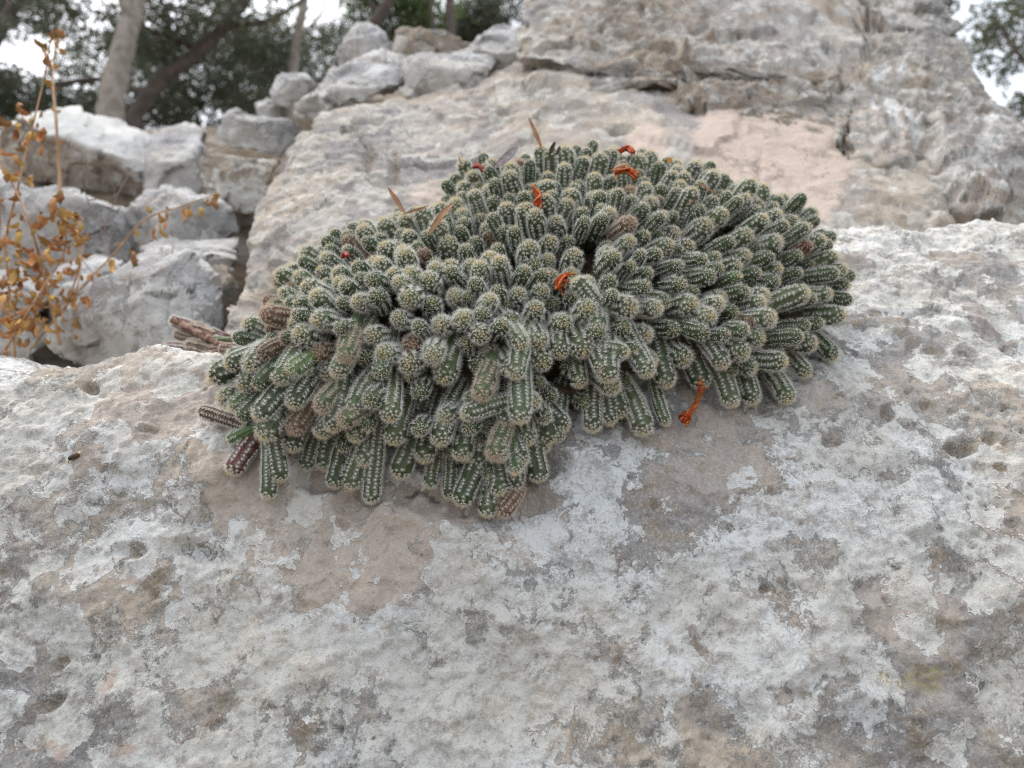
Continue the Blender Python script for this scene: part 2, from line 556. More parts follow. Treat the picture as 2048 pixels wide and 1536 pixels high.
# stains and patches with shapes of their own
for (px, py, rpx, st, ang, w) in [(430, 760, 130, 2.2, 0.2, 0.9), (560, 900, 140, 1.5, 0.5, 0.8), (760, 1080, 130, 2.0, 0.0, 0.9), (660, 1150, 90, 1.2, 1.2, 0.7), (1000, 1060, 100, 1.3, 0.2, 0.6),
                                  (1420, 900, 120, 1.4, 0, 0.5), (1650, 780, 70, 1, 0, 0.5), (2010, 620, 90, 1, 0, 0.5), (1830, 1240, 80, 1.2, -0.6, 0.5), (120, 960, 70, 2, 0, 0.4)]:
    p = PX(px, py); splat(p, rpx * p[1] / FPX, 0, (axis(ang), st), 0.6, pink, w)
for (px, py, rpx, st, ang) in [(860, 1180, 150, 1.6, 1.0), (830, 1300, 130, 1.3, 0.3), (1080, 1100, 110, 1.8, 1.4), (1150, 1300, 140, 1.5, 1.3), (560, 1180, 110, 1.3, 0), (150, 1130, 70, 1.6, 0.8), (420, 1290, 80, 1, 0),
                               (520, 1340, 60, 1.6, 1), (1230, 1440, 120, 1.3, 0), (1480, 1230, 160, 1.4, 0.2), (1700, 900, 90, 1.6, 0.6), (40, 880, 120, 1.5, 0), (1800, 470, 120, 2, 0), (1700, 1020, 140, 1.3, -0.5), (1000, 1480, 100, 2, 0)]:
    p = PX(px, py); splat(p, rpx * p[1] / FPX, 0, (axis(ang), st), 0.7, crust, 0.8)
for (px, py, rpx) in [(1838, 1358, 26), (1815, 1362, 18), (1858, 1352, 20), (1765, 1358, 15), (1790, 1372, 10)]:
    p = PX(px, py); splat(p, rpx * p[1] / FPX, 0, None, 0.5, yellow, 1.0)
for (px, py, rpx, st, ang) in [(218, 1365, 13, 2.6, 1.2), (118, 1508, 13, 1.8, 1.3), (250, 1500, 12, 2.2, 0.3), (98, 1490, 8, 1.5, 0), (262, 1160, 10, 1.6, 0)]:
    p = PX(px, py); splat(p, rpx * p[1] / FPX, 0, (axis(ang), st), 0.8, flush, 0.9)
FBd = Q + N0 * d[:, None]
me = mesh_from('front_boulder', FBd, FF, [M_front])
for nm, a in (('pit_and_shade', pit_and_shade), ('pink', pink), ('crust', crust), ('yellow', yellow), ('dark_mark', dark_mark), ('flush', flush), ('drip_and_light', np.zeros(len(Q)))):
    set_attr(me, nm, a)
thing('boulder', me, 'huge pale lichen-crusted limestone boulder that carries the cactus and fills the lower half', 'boulder')
bvh = BVHTree.FromPolygons([tuple(v) for v in FBd], [tuple(f) for f in FF])


# ------------------------------------------------------------------ other rocks: closed, inflated from an outline at its own distance
def disc_grid(n):
    u = np.linspace(-1, 1, n)
    U, W = np.meshgrid(u, u)
    # square to disc, roughly even cells
    r = np.maximum(np.abs(U), np.abs(W))
    th = np.arctan2(W, U)
    return r.ravel(), th.ravel()


def make_rock(outline, y, tilt, bulge, n, seed, rough, mat, back=1.0, cuts=(), px=True, centre=None, power=2.3, extra=None, yaw=0.0, attrs=False, round_=1.0, crg=1.0):
    """outline: pixels, taken onto a plane through distance y that leans back by tilt; bulge is its half thickness in metres."""
    rs = np.random.RandomState(seed)
    O = np.array(outline, float)
    cpx = O.mean(axis=0) if centre is None else np.array(centre, float)
    C = at(cpx[0], cpx[1], y)
    nrm = np.array([math.sin(yaw) * math.cos(tilt), -math.cos(yaw) * math.cos(tilt), math.sin(tilt)])
    P = []
    for q in O:
        r = ray(*q)
        s = ((C - CAM) @ nrm) / (r @ nrm)
        P.append(CAM + r * s)
    P = np.array(P)
    e1 = np.array([math.cos(yaw), math.sin(yaw), 0.0])
    e2 = np.cross(nrm, e1) * -1
    if e2[2] < 0:
        e2 = -e2
    a = np.arctan2((P - C) @ e2, (P - C) @ e1)
    R = np.hypot((P - C) @ e1, (P - C) @ e2)
    k = np.argsort(a)
    a, R = a[k], R[k]
    aa = np.concatenate([a - 2 * np.pi, a, a + 2 * np.pi]); RR = np.concatenate([R, R, R])
    r, th = disc_grid(n)
    # straight chords between the outline's corners: interpolate points, not radii
    ptsx = RR * np.cos(aa); ptsy = RR * np.sin(aa)
    i = np.clip(np.searchsorted(aa, th) - 1, 0, len(aa) - 2)
    x1, y1, x2, y2 = ptsx[i], ptsy[i], ptsx[i + 1], ptsy[i + 1]
    ct, st = np.cos(th), np.sin(th)
    den = ct * (y2 - y1) - st * (x2 - x1)
    Rt = np.where(np.abs(den) > 1e-9, (x1 * (y2 - y1) - y1 * (x2 - x1)) / np.where(np.abs(den) > 1e-9, den, 1), RR[i])
    h = np.sqrt(np.clip(1 - r ** power, 0, 1))
    bd = CAM - C
    bd = bd / np.linalg.norm(bd)
    rho = r ** round_ * Rt
    front = C + np.outer(rho * ct, e1) + np.outer(rho * st, e2) + np.outer(h * bulge, bd)
    bk = C + np.outer(rho * ct, e1) + np.outer(rho * st, e2) - np.outer(h * bulge * back, bd)
    V = np.concatenate([front, bk])
    F1 = grid_faces(n, n)
    F2 = F1[:, ::-1] + n * n
    gi = np.arange(n * n).reshape(n, n)
    rim = np.concatenate([gi[0, :-1], gi[:-1, -1], gi[-1, :0:-1], gi[:0:-1, 0]])
    remap = np.arange(2 * n * n)
    remap[rim + n * n] = rim
    F = remap[np.concatenate([F1, F2])]
    # drop unused
    used = np.zeros(2 * n * n, bool); used[F.ravel()] = True
    new = np.cumsum(used) - 1
    V = V[used]; F = new[F]
    size = np.median(R)
    for (cn, dist) in cuts:
        cn = np.array(cn, float); cn /= np.linalg.norm(cn)
        lim = (V - C) @ cn
        over = lim - dist * size - 0.02 * size * fbm(V, 2.5 / size, 3, off=seed)
        V = V - np.outer(np.maximum(over, 0) * 0.94, cn)
    nn = vnormals(V, F)
    if (nn * (V - C)).sum() < 0:
        F = F[:, ::-1]; nn = -nn
    dsp = fbm(V, 1.1 / size, 4, 0.5, off=seed * 3.7) * 0.13 * size * rough + fbm(V, 4.5 / size, 5, 0.58, True, seed * 1.3) * 0.022 * size * rough
    wv = V + np.stack([fbm(V, 4.0 / size, 3, 0.55, off=q_ + seed) for q_ in (0, 7, 13)], axis=1) * 0.10 * size
    dsp = dsp + (crag(wv, 2.2 / size, seed * 2.1) * 0.085 + crag(wv, 5.5 / size, seed * 1.1) * 0.010) * size * rough * crg
    out_attr = {}
    if extra is not None:
        e, out_attr = extra(V, nn, C)
        dsp = dsp + e
    V = V + nn * dsp[:, None]
    me = mesh_from('rock', V - C, F, [mat])
    if attrs:
        for nm in ('pit_and_shade', 'pink', 'crust', 'yellow', 'dark_mark', 'flush', 'drip_and_light'):
            set_attr(me, nm, out_attr.get(nm, np.zeros(len(V))))
    return me, C, V, F


def near(V, px, py, y, rpx, st=None, rag=0.5, soft=0.75):
    """1 inside a ragged spot on a surface around the point seen at a pixel."""
    w = V - CAM
    dep = w @ _fwd
    q = np.stack([w @ _rt, 0 * dep, w @ _up], axis=1) / dep[:, None] * FPX - np.array([px - 1024.0, 0, 768.0 - py])
    if st is not None:
        ax, k = st
        ax = np.array([ax[0], 0, ax[2]])
        q = q - np.outer(q @ ax, ax) * (1 - 1 / k)
    r = rpx * y / FPX
    dist = np.linalg.norm(q, axis=1) / rpx
    out = np.zeros(len(V))
    idx = np.where(dist < 2.2)[0]
    if len(idx):
        out[idx] = smooth(1.05, soft, dist[idx] * (1 + rag * fbm(V[idx], 0.8 / r, 3, off=px * 0.01)))
    return out


def mid_extra(V, nn, C):
    e = fbm(V, 9, 4, off=4.0) * 0.006 + fbm(V, 38, 4, 0.6, off=8.0) * 0.0045 + np.minimum(fbm(V, 90, 3, off=1.0), 0.2) * 0.002
    w_ = V + np.stack([fbm(V, 30, 3, off=q_) for q_ in (0, 7, 13)], axis=1) * 0.010
    e += crag(w_, 7, 13.0) * 0.008 + crag(w_, 30, 15.0) * 0.0028
    flush = np.zeros(len(V)); pit_and_shade = np.zeros(len(V)); pink = np.zeros(len(V))
    yv = 0.82
    for (px, py, r, st) in [(1560, 320, 120, (axis(0.1), 1.25)), (1450, 300, 80, (axis(1.5), 1.6)), (1640, 395, 42, (axis(1.2), 1.5)), (1290, 300, 45, (axis(1.5), 1.4)), (860, 395, 40, (axis(0.3), 1.3))]:
        flush = np.maximum(flush, near(V, px, py, yv, r, st, 0.5) * (0.92 if px > 1000 else 0.5))
    for (px, py, r, k) in [(740, 320, 12, 3), (790, 335, 12, 3), (1230, 255, 14, 1.5), (620, 260, 20, 1), (560, 590, 60, 1.4), (540, 600, 40, 1), (1480, 260, 9, 4), (1520, 330, 7, 6), (840, 180, 30, 2), (1010, 230, 12, 2), (690, 270, 10, 1), (1250, 255, 12, 2)]:
        m = near(V, px, py, yv, r, (axis(1.45 if k > 2 else 0.2), k), 0.6, 0.4)
        e = e - m * 0.009; pit_and_shade = np.maximum(pit_and_shade, m * 0.8)
    for q in range(60):
        px, py = RS.uniform(460, 1650), RS.uniform(120, 640)
        m = near(V, px, py, yv, RS.uniform(5, 13), None, 0.5, 0.4)
        e = e - m * 0.004; pit_and_shade = np.maximum(pit_and_shade, m * 0.6)
    pink = smooth(0.1, 0.35, fbm(V, 6, 3, off=41.0)) * 0.5
    e = e * (1 - 0.75 * flush)
    return e, dict(flush=flush, pit_and_shade=pit_and_shade, pink=pink)


out_mid = [(450, 800), (468, 640), (486, 570), (505, 485), (542, 392), (602, 302), (650, 234), (728, 208), (824, 186), (940, 168), (1042, 122), (1100, 60), (1250, 20), (1500, 60), (1700, 150), (1850, 330), (1900, 520), (1850, 760), (1500, 900), (900, 930)]
me, C, MV, MF = make_rock(out_mid, 0.86, math.radians(38), 0.09, 245, 3, 0.16, M_mid, back=2.2, power=3.2, extra=mid_extra, centre=(1080, 470), attrs=True)
thing('boulder', me, 'beige weathered boulder directly behind the cactus with a smooth pinkish broken face', 'boulder', loc=C)


def up_extra(V, nn, C):
    e = fbm(V, 7, 3, off=14.0) * 0.010 + np.minimum(fbm(V, 24, 4, 0.62, off=3.0), 0.25) * 0.006
    kn = fbm(V, 48, 3, 0.6, off=6.0)
    w_ = V + np.stack([fbm(V, 30, 3, off=q_) for q_ in (0, 7, 13)], axis=1) * 0.010
    e += crag(w_, 8, 3.0) * 0.014 + crag(w_, 26, 5.0) * 0.0045 + crag(w_, 60, 8.0) * 0.0026
    e += np.clip(kn, -0.4, 0.3) * 0.0075
    e += fbm(V, 120, 3, 0.6, off=2.0) * 0.0018
    dark_mark = near(V, 1850, 305, 0.84, 22, (axis(1.5), 2.0), 0.5, 0.2) * 0.85  # near-black streak where the face is dented
    drip_and_light = np.zeros(len(V))
    for (px, py, r, st) in [(1790, 215, 15, (axis(1.9), 3.2)), (1835, 240, 13, (axis(2.0), 3.0)), (1760, 150, 14, (axis(0.4), 2.0)), (1800, 140, 12, (axis(1.5), 2.0)), (1970, 245, 14, (axis(-0.2), 2.5)), (1970, 300, 22, (axis(0.3), 1.3)), (1755, 195, 9, (axis(1.7), 2.5))]:
        drip_and_light = np.maximum(drip_and_light, near(V, px, py, 0.84, r, st, 0.7, 0.5))
    pit_and_shade = np.zeros(len(V))
    for q in range(90):
        px, py = RS.uniform(1200, 2040), RS.uniform(0, 450)
        m = near(V, px, py, 0.84, RS.uniform(6, 18), None, 0.6, 0.3)
        e = e - m * 0.008; pit_and_shade = np.maximum(pit_and_shade, m * 0.7)
    for (px, py, r, st, w) in [(1270, 60, 85, (axis(0.9), 1.6), 0.85), (1330, 150, 70, (axis(-0.5), 1.8), 0.85), (1450, 200, 50, (axis(-0.3), 2.0), 0.8), (1380, 30, 45, (axis(0.2), 1.6), 0.6), (1560, 235, 45, (axis(0), 1.8), 0.7)]:
        pit_and_shade = np.maximum(pit_and_shade, near(V, px, py, 1.05, r, st, 0.9, 0.5) * w)  # brown facet and the shade under the overhang, painted in as brown bands
    e = e - near(V, 1850, 290, 0.84, 40, (axis(1.6), 2.2), 0.4, 0.2) * 0.02
    return e, dict(dark_mark=dark_mark, drip_and_light=drip_and_light, pit_and_shade=pit_and_shade)


out_up = [(1030, 120), (1052, 20), (1085, -60), (1180, -220), (1420, -330), (1700, -240), (1830, -60), (1868, 0), (1905, 55), (1955, 145), (1990, 205), (2046, 296), (2090, 420), (2140, 620), (1900, 720), (1640, 560), (1640, 420), (1610, 350), (1570, 285),
          (1540, 275), (1490, 270), (1440, 236), (1340, 226), (1290, 205), (1250, 172), (1190, 155), (1100, 175), (1025, 165)]
me, C, UV_, UF = make_rock(out_up, 1.132, math.radians(34), 0.095, 245, 9, 0.24, M_upper, back=3.0, power=2.6, cuts=[((0.30, -0.9, 0.25), 0.36), ((-0.35, -0.9, 0.15), 0.42)], extra=up_extra, centre=(1720, 150), attrs=True)
thing('boulder', me, 'rough knobbly limestone boulder jutting out at top right above a dark crack', 'boulder', loc=C)

ROCKS = [
    # outline, distance, tilt deg, bulge, brown?, cuts, label
    ([(30, 730), (85, 660), (154, 612), (191, 576), (246, 535), (318, 488), (376, 512), (412, 544), (440, 590), (446, 650), (440, 700), (420, 780), (205, 800)], 0.80, 25, 0.10, 0, [((-0.3, -0.6, 0.8), 0.42)], 'rounded pale lichen-spotted rock wedged low between the dry plant and the cactus'),
    ([(0, 345), (65, 384), (147, 386), (246, 418), (272, 478), (262, 540), (120, 580), (-40, 560), (-60, 420)], 1.15, 20, 0.10, 0, [((0.2, -0.6, 0.8), 0.45)], 'grey speckled rock behind the dry plant under the brown overhanging slab'),
    ([(250, 428), (297, 378), (376, 378), (461, 424), (480, 462), (432, 500), (342, 512), (258, 484)], 1.12, 28, 0.07, 0, [((0.1, -0.5, 0.85), 0.38)], 'squat pale rock with a brown underside left of the tall beige boulder'),
    ([(-60, 270), (0, 250), (68, 238), (154, 224), (240, 234), (292, 246), (326, 270), (334, 366), (294, 390), (253, 415), (154, 388), (68, 361), (-60, 340)], 1.45, 5, 0.10, 1, [((0.30, -0.72, 0.60), 0.20), ((-0.1, -0.80, -0.55), 0.24)], 'big slab with a white top and brown overhanging face at far left'),
    ([(300, 290), (330, 262), (370, 248), (408, 266), (400, 342), (416, 385), (342, 400), (290, 385)], 1.40, 35, 0.06, 0, [((0.1, -0.7, 0.7), 0.35)], 'bluish white rock face right of the big brown slab'),
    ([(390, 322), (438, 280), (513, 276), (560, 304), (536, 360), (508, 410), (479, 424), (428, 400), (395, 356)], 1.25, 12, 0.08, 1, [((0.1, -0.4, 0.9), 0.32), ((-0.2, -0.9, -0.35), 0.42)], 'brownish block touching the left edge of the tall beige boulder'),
    ([(290, 500), (340, 486), (420, 488), (470, 482), (470, 560), (430, 545), (390, 535), (330, 520)], 0.98, 60, 0.05, 0, [], 'small bluish white wedge above the rounded lichen-spotted rock'),
    ([(388, 525), (455, 540), (480, 600), (475, 690), (430, 680), (410, 600)], 0.92, 15, 0.05, 1, [], 'dark grey stone squeezed between the rounded rock and the tall boulder'),
    ([(95, 550), (185, 515), (245, 523), (235, 590), (160, 660), (50, 700), (40, 600)], 0.98, 35, 0.06, 0, [], 'pale rock half hidden by the orange dry leaves'),
    ([(-80, 560), (40, 540), (80, 600), (60, 720), (-80, 740)], 0.95, 30, 0.07, 0, [], 'shaded pale rock at the left edge behind the dry stems'),
    ([(538, 178), (556, 152), (580, 144), (606, 148), (632, 168), (634, 196), (600, 212), (548, 208)], 1.38, 20, 0.045, 0, [((0, -0.6, 0.8), 0.4)], 'knobbly white stone at the left end of the stone row above the beige boulder'),
    ([(512, 208), (535, 196), (564, 214), (566, 238), (518, 238)], 1.42, 30, 0.03, 0, [], 'small white stone below the knobbly stone at the left end of the row'),
    ([(420, 250), (440, 232), (480, 220), (540, 232), (584, 244), (600, 262), (570, 300), (470, 290), (430, 285)], 1.38, 30, 0.07, 0, [((0, -0.3, 0.95), 0.25)], 'flat topped pale slab lying above the brownish block'),
    ([(440, 235), (456, 222), (476, 218), (494, 230), (484, 250), (446, 252)], 1.44, 20, 0.03, 0, [], 'small beige stone sitting on the flat topped slab'),
    ([(584, 215), (640, 175), (668, 135), (692, 150), (690, 190), (640, 230), (600, 240)], 1.30, 30, 0.05, 0, [], 'pale leaning stone between the knobbly stone and the long slab'),
    ([(668, 140), (680, 98), (700, 62), (716, 50), (736, 50), (768, 70), (778, 100), (770, 130), (720, 150)], 1.42, 22, 0.06, 0, [((-0.3, -0.7, 0.6), 0.42), ((0.4, -0.6, 0.6), 0.5)], 'upright white stone left of the angular block against the trees'),
    ([(786, 112), (792, 78), (802, 52), (832, 45), (893, 46), (930, 66), (964, 92), (940, 112), (860, 126), (800, 128)], 1.45, 12, 0.07, 1, [((0.1, -0.35, 0.93), 0.24), ((-0.25, -0.9, 0.1), 0.5)], 'angular block with a sunken grey face on top of the stone row'),
    ([(618, 240), (640, 190), (700, 140), (770, 108), (815, 125), (800, 170), (720, 200), (650, 250)], 1.25, 40, 0.06, 0, [], 'long bluish pale slab sloping along the top left of the beige boulder'),
    ([(780, 172), (806, 132), (870, 118), (930, 112), (975, 92), (1000, 110), (970, 160), (890, 185)], 1.22, 45, 0.06, 0, [], 'pale slab under the angular block'),
    ([(915, 125), (945, 94), (972, 66), (1006, 52), (1060, 60), (1110, 130), (1000, 160), (950, 150)], 1.28, 30, 0.05, 0, [((-0.3, -0.6, 0.7), 0.45)], 'pointed pale stone leaning against the jutting boulder'),
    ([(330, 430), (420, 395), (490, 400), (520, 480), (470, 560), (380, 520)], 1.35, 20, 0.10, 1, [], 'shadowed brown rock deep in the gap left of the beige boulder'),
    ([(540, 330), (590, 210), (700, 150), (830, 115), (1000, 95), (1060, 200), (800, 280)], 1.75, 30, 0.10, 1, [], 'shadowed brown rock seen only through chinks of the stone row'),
    ([(2020, 330), (2060, 280), (2160, 300), (2260, 420), (2240, 700), (2060, 640), (2030, 480)], 1.05, 25, 0.10, 0, [], 'pale rock just showing at the right edge behind the jutting boulder'),
]
for i, (ol, y, tl, bg, brown, cuts, lab) in enumerate(ROCKS):
    cr = np.random.RandomState(900 + i)
    cuts = list(cuts) + [((cr.uniform(-0.9, 0.9), -0.7, cr.uniform(-0.7, 0.3)), cr.uniform(0.36, 0.58)) for _ in range(7)]
    oc = np.array(ol, float)
    ol = (oc - oc.mean(0)) * 1.05 + oc.mean(0)
    two = 'white top' in lab

    def weathered(V, nn, C_):  # paler upward faces: old crust and painted sky light
        # sky light and old crust painted on upward faces; shaded broken face stays brown
        return np.zeros(len(V)), dict(drip_and_light=smooth(0.0, 0.28, nn[:, 2] + 0.25 * fbm(V, 9, 3)))

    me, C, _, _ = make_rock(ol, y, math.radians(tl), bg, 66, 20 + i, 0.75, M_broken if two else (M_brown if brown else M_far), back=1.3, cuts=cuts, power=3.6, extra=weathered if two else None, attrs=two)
    thing('rock', me, lab, 'rock', 'loose rocks heaped on the slope behind', loc=C)

# ------------------------------------------------------------------ tube and leaf builders
def tube(pts, rad, sides=8, flute=0.0, nflute=5, rough=0.0, cap=True, twist=0.0):
    pts = np.asarray(pts, float)
    rad = np.broadcast_to(np.asarray(rad, float), (len(pts),))
    T = np.gradient(pts, axis=0)
    T /= np.maximum(np.linalg.norm(T, axis=1), 1e-9)[:, None]
    ref = np.array([0.31, 0.77, 0.55])
    V = []
    prev = None
    for k, (p, t_) in enumerate(zip(pts, T)):
        a = prev if prev is not None else np.cross(t_, ref)
        a = a - t_ * (a @ t_)
        a /= np.linalg.norm(a)
        prev = a
        b = np.cross(t_, a)
        th = np.linspace(0, 2 * np.pi, sides, endpoint=False) + twist * k
        rr_ = rad[k] * (1 + flute * np.cos(nflute * th))
        V.append(p + np.outer(np.cos(th) * rr_, a) + np.outer(np.sin(th) * rr_, b))
    n = len(pts)
    V = np.concatenate(V)
    if rough:
        V = V + np.stack([fbm(V, 0.5 / rough, 2, off=q) for q in (0, 9, 18)], axis=1) * rough
    F = []
    for k in range(n - 1):
        for j in range(sides):
            j2 = (j + 1) % sides
            F.append((k * sides + j, k * sides + j2, (k + 1) * sides + j2, (k + 1) * sides + j))
    if cap:
        V = np.concatenate([V, [pts[0] - T[0] * rad[0] * 0.4, pts[-1] + T[-1] * rad[-1] * 0.6]])
        c0, c1 = len(V) - 2, len(V) - 1
        for j in range(sides):
            j2 = (j + 1) % sides
            F.append((c0, j2, j, j))
            F.append((c1, (n - 1) * sides + j, (n - 1) * sides + j2, (n - 1) * sides + j2))
    return V, F


class Bag:
    def __init__(self):
        self.V, self.F, self.M, self.n = [], [], [], 0

    def add(self, V, F, m=0):
        F = [tuple(dict.fromkeys(f)) for f in F] if not isinstance(F, np.ndarray) else F
        self.V.append(np.asarray(V))
        for f in F:
            self.F.append(tuple(int(i) + self.n for i in f))
            self.M.append(m)
        self.n += len(V)

    def mesh(self, name, mats):
        me = bpy.data.meshes.new(name)
        V = np.concatenate(self.V)
        me.from_pydata([tuple(v) for v in V], [], self.F)
        for m in mats:
            me.materials.append(m)
        me.polygons.foreach_set('material_index', self.M)
        me.polygons.foreach_set('use_smooth', [True] * len(self.F))
        me.update()
        return me


def spline(pts, n):
    pts = np.asarray(pts, float)
    if len(pts) == 2:
        t = np.linspace(0, 1, n)[:, None]
        return pts[0] * (1 - t) + pts[1] * t
    P = np.concatenate([[2 * pts[0] - pts[1]], pts, [2 * pts[-1] - pts[-2]]])
    out = []
    for s in np.linspace(0, len(pts) - 1, n):
        i = min(int(s), len(pts) - 2)
        f = s - i
        p0, p1, p2, p3 = P[i:i + 4]
        out.append(0.5 * ((2 * p1) + (-p0 + p2) * f + (2 * p0 - 5 * p1 + 4 * p2 - p3) * f * f + (-p0 + 3 * p1 - 3 * p2 + p3) * f ** 3))
    return np.array(out)


# ------------------------------------------------------------------ the cactus cushion
def stem_mat(name, a, b, objvar=0.25):
    t = NT(name)
    c = t.coord()
    col = t.mix(t.step(t.noise(c, 130, 4, 0.6), 0.35, 0.65), a, b)
    r = t.n('ObjectInfo').outputs['Random']
    h = t.n('HueSaturation')
    t.put(h.inputs['Color'], col)
    t.put(h.inputs['Value'], t.step(r, 0, 1, 1 - objvar, 1 + objvar))
    t.put(h.inputs['Hue'], t.step(t.math('FRACT', t.math('MULTIPLY', r, 9.7)), 0, 1, 0.48, 0.515))
    t.put(t.b.inputs['Base Color'], h.outputs[0])
    t.b.inputs['Roughness'].default_value = 0.55
    t.b.inputs['Specular IOR Level'].default_value = 0.35
    t.put(t.b.inputs['Normal'], t.bump(t.noise(c, 900, 3, 0.6), 0.0003))
    return t.m


def spine_mat(name, white, tan):
    t = NT(name)
    col = t.mix(t.attr('tan'), white, tan)
    t.put(t.b.inputs['Base Color'], col)
    t.b.inputs['Roughness'].default_value = 0.6
    t.b.inputs['Specular IOR Level'].default_value = 0.3
    return t.m


M_stem = stem_mat('cactus_green', (0.056, 0.078, 0.036), (0.086, 0.112, 0.054))
M_fresh = stem_mat('cactus_fresh_green', (0.070, 0.120, 0.040), (0.10, 0.155, 0.055))
M_red = stem_mat('cactus_red_brown', (0.095, 0.034, 0.025), (0.17, 0.08, 0.055))
M_old = stem_mat('cactus_brown', (0.10, 0.065, 0.04), (0.16, 0.10, 0.06))
M_spine = spine_mat('cactus_spine_white', (0.78, 0.775, 0.72), (0.78, 0.62, 0.32))
M_spine_tan = spine_mat('cactus_spine_tan', (0.66, 0.575, 0.48), (0.68, 0.50, 0.34))


def stem_axis(L, R, bend, n):
    """Local axis: starts at the origin along +Z, bends towards +X."""
    s = np.linspace(0, 1, n)
    ang = bend * s ** 1.3
    ds = L / (n - 1)
    pts = np.zeros((n, 3))
    for k in range(1, n):
        am = 0.5 * (ang[k] + ang[k - 1])
        pts[k] = pts[k - 1] + ds * np.array([math.sin(am), 0, math.cos(am)])
    return s, ang, pts


def make_stem(seed, L, R, bend, ribs=9, spines=9, slen=0.0030, cover=0.62, swell=0.12, taper=0.0):
    """Body and spines of one ribbed finger; returns body (V, F), spines (V, F, tan), tip point and tip direction."""
    rs = np.random.RandomState(seed)
    n = 22
    s, ang, ax = stem_axis(L, R, bend, n)
    # radius along the axis, closing in a dome at the tip
    sl = s * L
    rad = R * (0.78 + 0.22 * smooth(0, 0.35, s)) * (1 + swell * np.exp(-((s - 0.72) / 0.22) ** 2)) * (1 - taper * s)
    wig = 1 + 0.03 * np.sin(s * 19 + seed)
    rad = rad * wig
    dome = np.clip((sl - (L - 1.25 * R)) / (1.25 * R), 0, 1)
    rad = rad * np.sqrt(np.clip(1 - dome ** 2.4, 0, 1))
    # resample so that rings crowd towards the tip
    snew = np.concatenate([np.linspace(0, 1 - 1.25 * R / L, 11), 1 - 1.25 * R / L * (1 - np.array([0.2, 0.42, 0.6, 0.76, 0.88, 0.95, 0.985]))])

    def P(sv):
        return np.array([np.interp(sv, s, ax[:, 0]), 0 * np.asarray(sv), np.interp(sv, s, ax[:, 2])]).T

    def Rd(sv):
        base = R * (0.78 + 0.22 * smooth(0, 0.35, sv)) * (1 + swell * np.exp(-((sv - 0.72) / 0.22) ** 2)) * (1 - taper * sv) * (1 + 0.03 * np.sin(sv * 19 + seed))
        dm = np.clip((sv * L - (L - 1.25 * R)) / (1.25 * R), 0, 1)
        return base * np.sqrt(np.clip(1 - dm ** 2.4, 0, 1))

    def fr(sv):
        a = np.interp(sv, s, ang)
        t_ = np.array([math.sin(a), 0, math.cos(a)])
        e1 = np.array([math.cos(a), 0, -math.sin(a)])
        return t_, e1, np.array([0, 1.0, 0])

    S = ribs * 4
    th = np.linspace(0, 2 * np.pi, S, endpoint=False)
    V = []
    tw = rs.uniform(-0.5, 0.5)
    for sv in snew:
        t_, e1, e2 = fr(sv)
        c = P(np.array([sv]))[0]
        r = Rd(sv) * (1 + 0.085 * np.cos(ribs * th))
        tt_ = th + tw * sv
        V.append(c + np.outer(r * np.cos(tt_), e1) + np.outer(r * np.sin(tt_), e2))
    tip = P(np.array([1.0]))[0]
    tipdir = fr(1.0)[0]
    V = np.concatenate(V + [tip[None]])
    F = []
    m = len(snew)
    for k in range(m - 1):
        for j in range(S):
            j2 = (j + 1) % S
            F.append((k * S + j, k * S + j2, (k + 1) * S + j2, (k + 1) * S + j))
    F.append(tuple(range(S))[::-1])
    for j in range(S):
        F.append(((m - 1) * S + j, (m - 1) * S + (j + 1) % S, m * S))
    # spines
    SV, SF, ST = [], [], []
    cnt = 0

    def spine(p, dvec, ln, tan, w):
        nonlocal cnt
        dvec = dvec / np.linalg.norm(dvec)
        a = np.cross(dvec, rs.normal(size=3)); a /= np.linalg.norm(a)
        b = np.cross(dvec, a)
        q = p + dvec * ln
        
        for k in range(3):
            al = 2.0944 * k
            SV.append(p + (a * math.cos(al) + b * math.sin(al)) * w)
        SV.append(q)
        SF.extend([(cnt, cnt + 1, cnt + 3), (cnt + 1, cnt + 2, cnt + 3), (cnt + 2, cnt, cnt + 3)])
        ST.extend([tan] * 4)
        cnt += 4

    sv_tab = np.linspace(1 - 1.25 * R / L, 1.0, 60)
    rd_tab = Rd(sv_tab)

    def areole(sv, a, topness):
        t_, e1, e2 = fr(sv)
        c = P(np.array([sv]))[0]
        rr_ = Rd(sv) * 1.07
        rad_ = e1 * math.cos(a) + e2 * math.sin(a)
        slope = max((Rd(min(sv + 0.01, 1.0)) - Rd(max(sv - 0.01, 0.0))) / (0.02 * L), -6)
        nv = rad_ - t_ * slope
        nv /= np.linalg.norm(nv)
        p = c + rad_ * rr_
        tg = np.cross(nv, t_) if abs(nv @ t_) < 0.98 else np.cross(nv, e1)
        tg /= np.linalg.norm(tg)
        tu = np.cross(tg, nv)
        tan = float(np.clip(topness * rs.uniform(0.5, 1.1), 0, 1))
        nsp = int(spines * (1 - 0.35 * topness))
        for j in range(nsp):
            ps = 2 * np.pi * (j + rs.uniform(-0.35, 0.35)) / nsp
            lift = rs.uniform(0.22, 1.0)
            dv = nv * (lift + 0.3 * topness) + (tg * math.cos(ps) + tu * math.sin(ps) * 0.8) * 0.9 + t_ * 0.15
            spine(p, dv, slen * rs.uniform(0.6, 1.25) * (1 - 0.25 * topness), tan * rs.uniform(0.3, 1.0), 0.000108)
        spine(p, nv + rs.normal(size=3) * 0.25 + t_ * 0.3, slen * rs.uniform(0.9, 1.35), tan, 0.00014)
        if rs.rand() < 0.6:
            spine(p - nv * 0.0002, nv + rs.normal(size=3) * 0.4, 0.0006, 0.3 + 0.6 * tan, 0.00021)

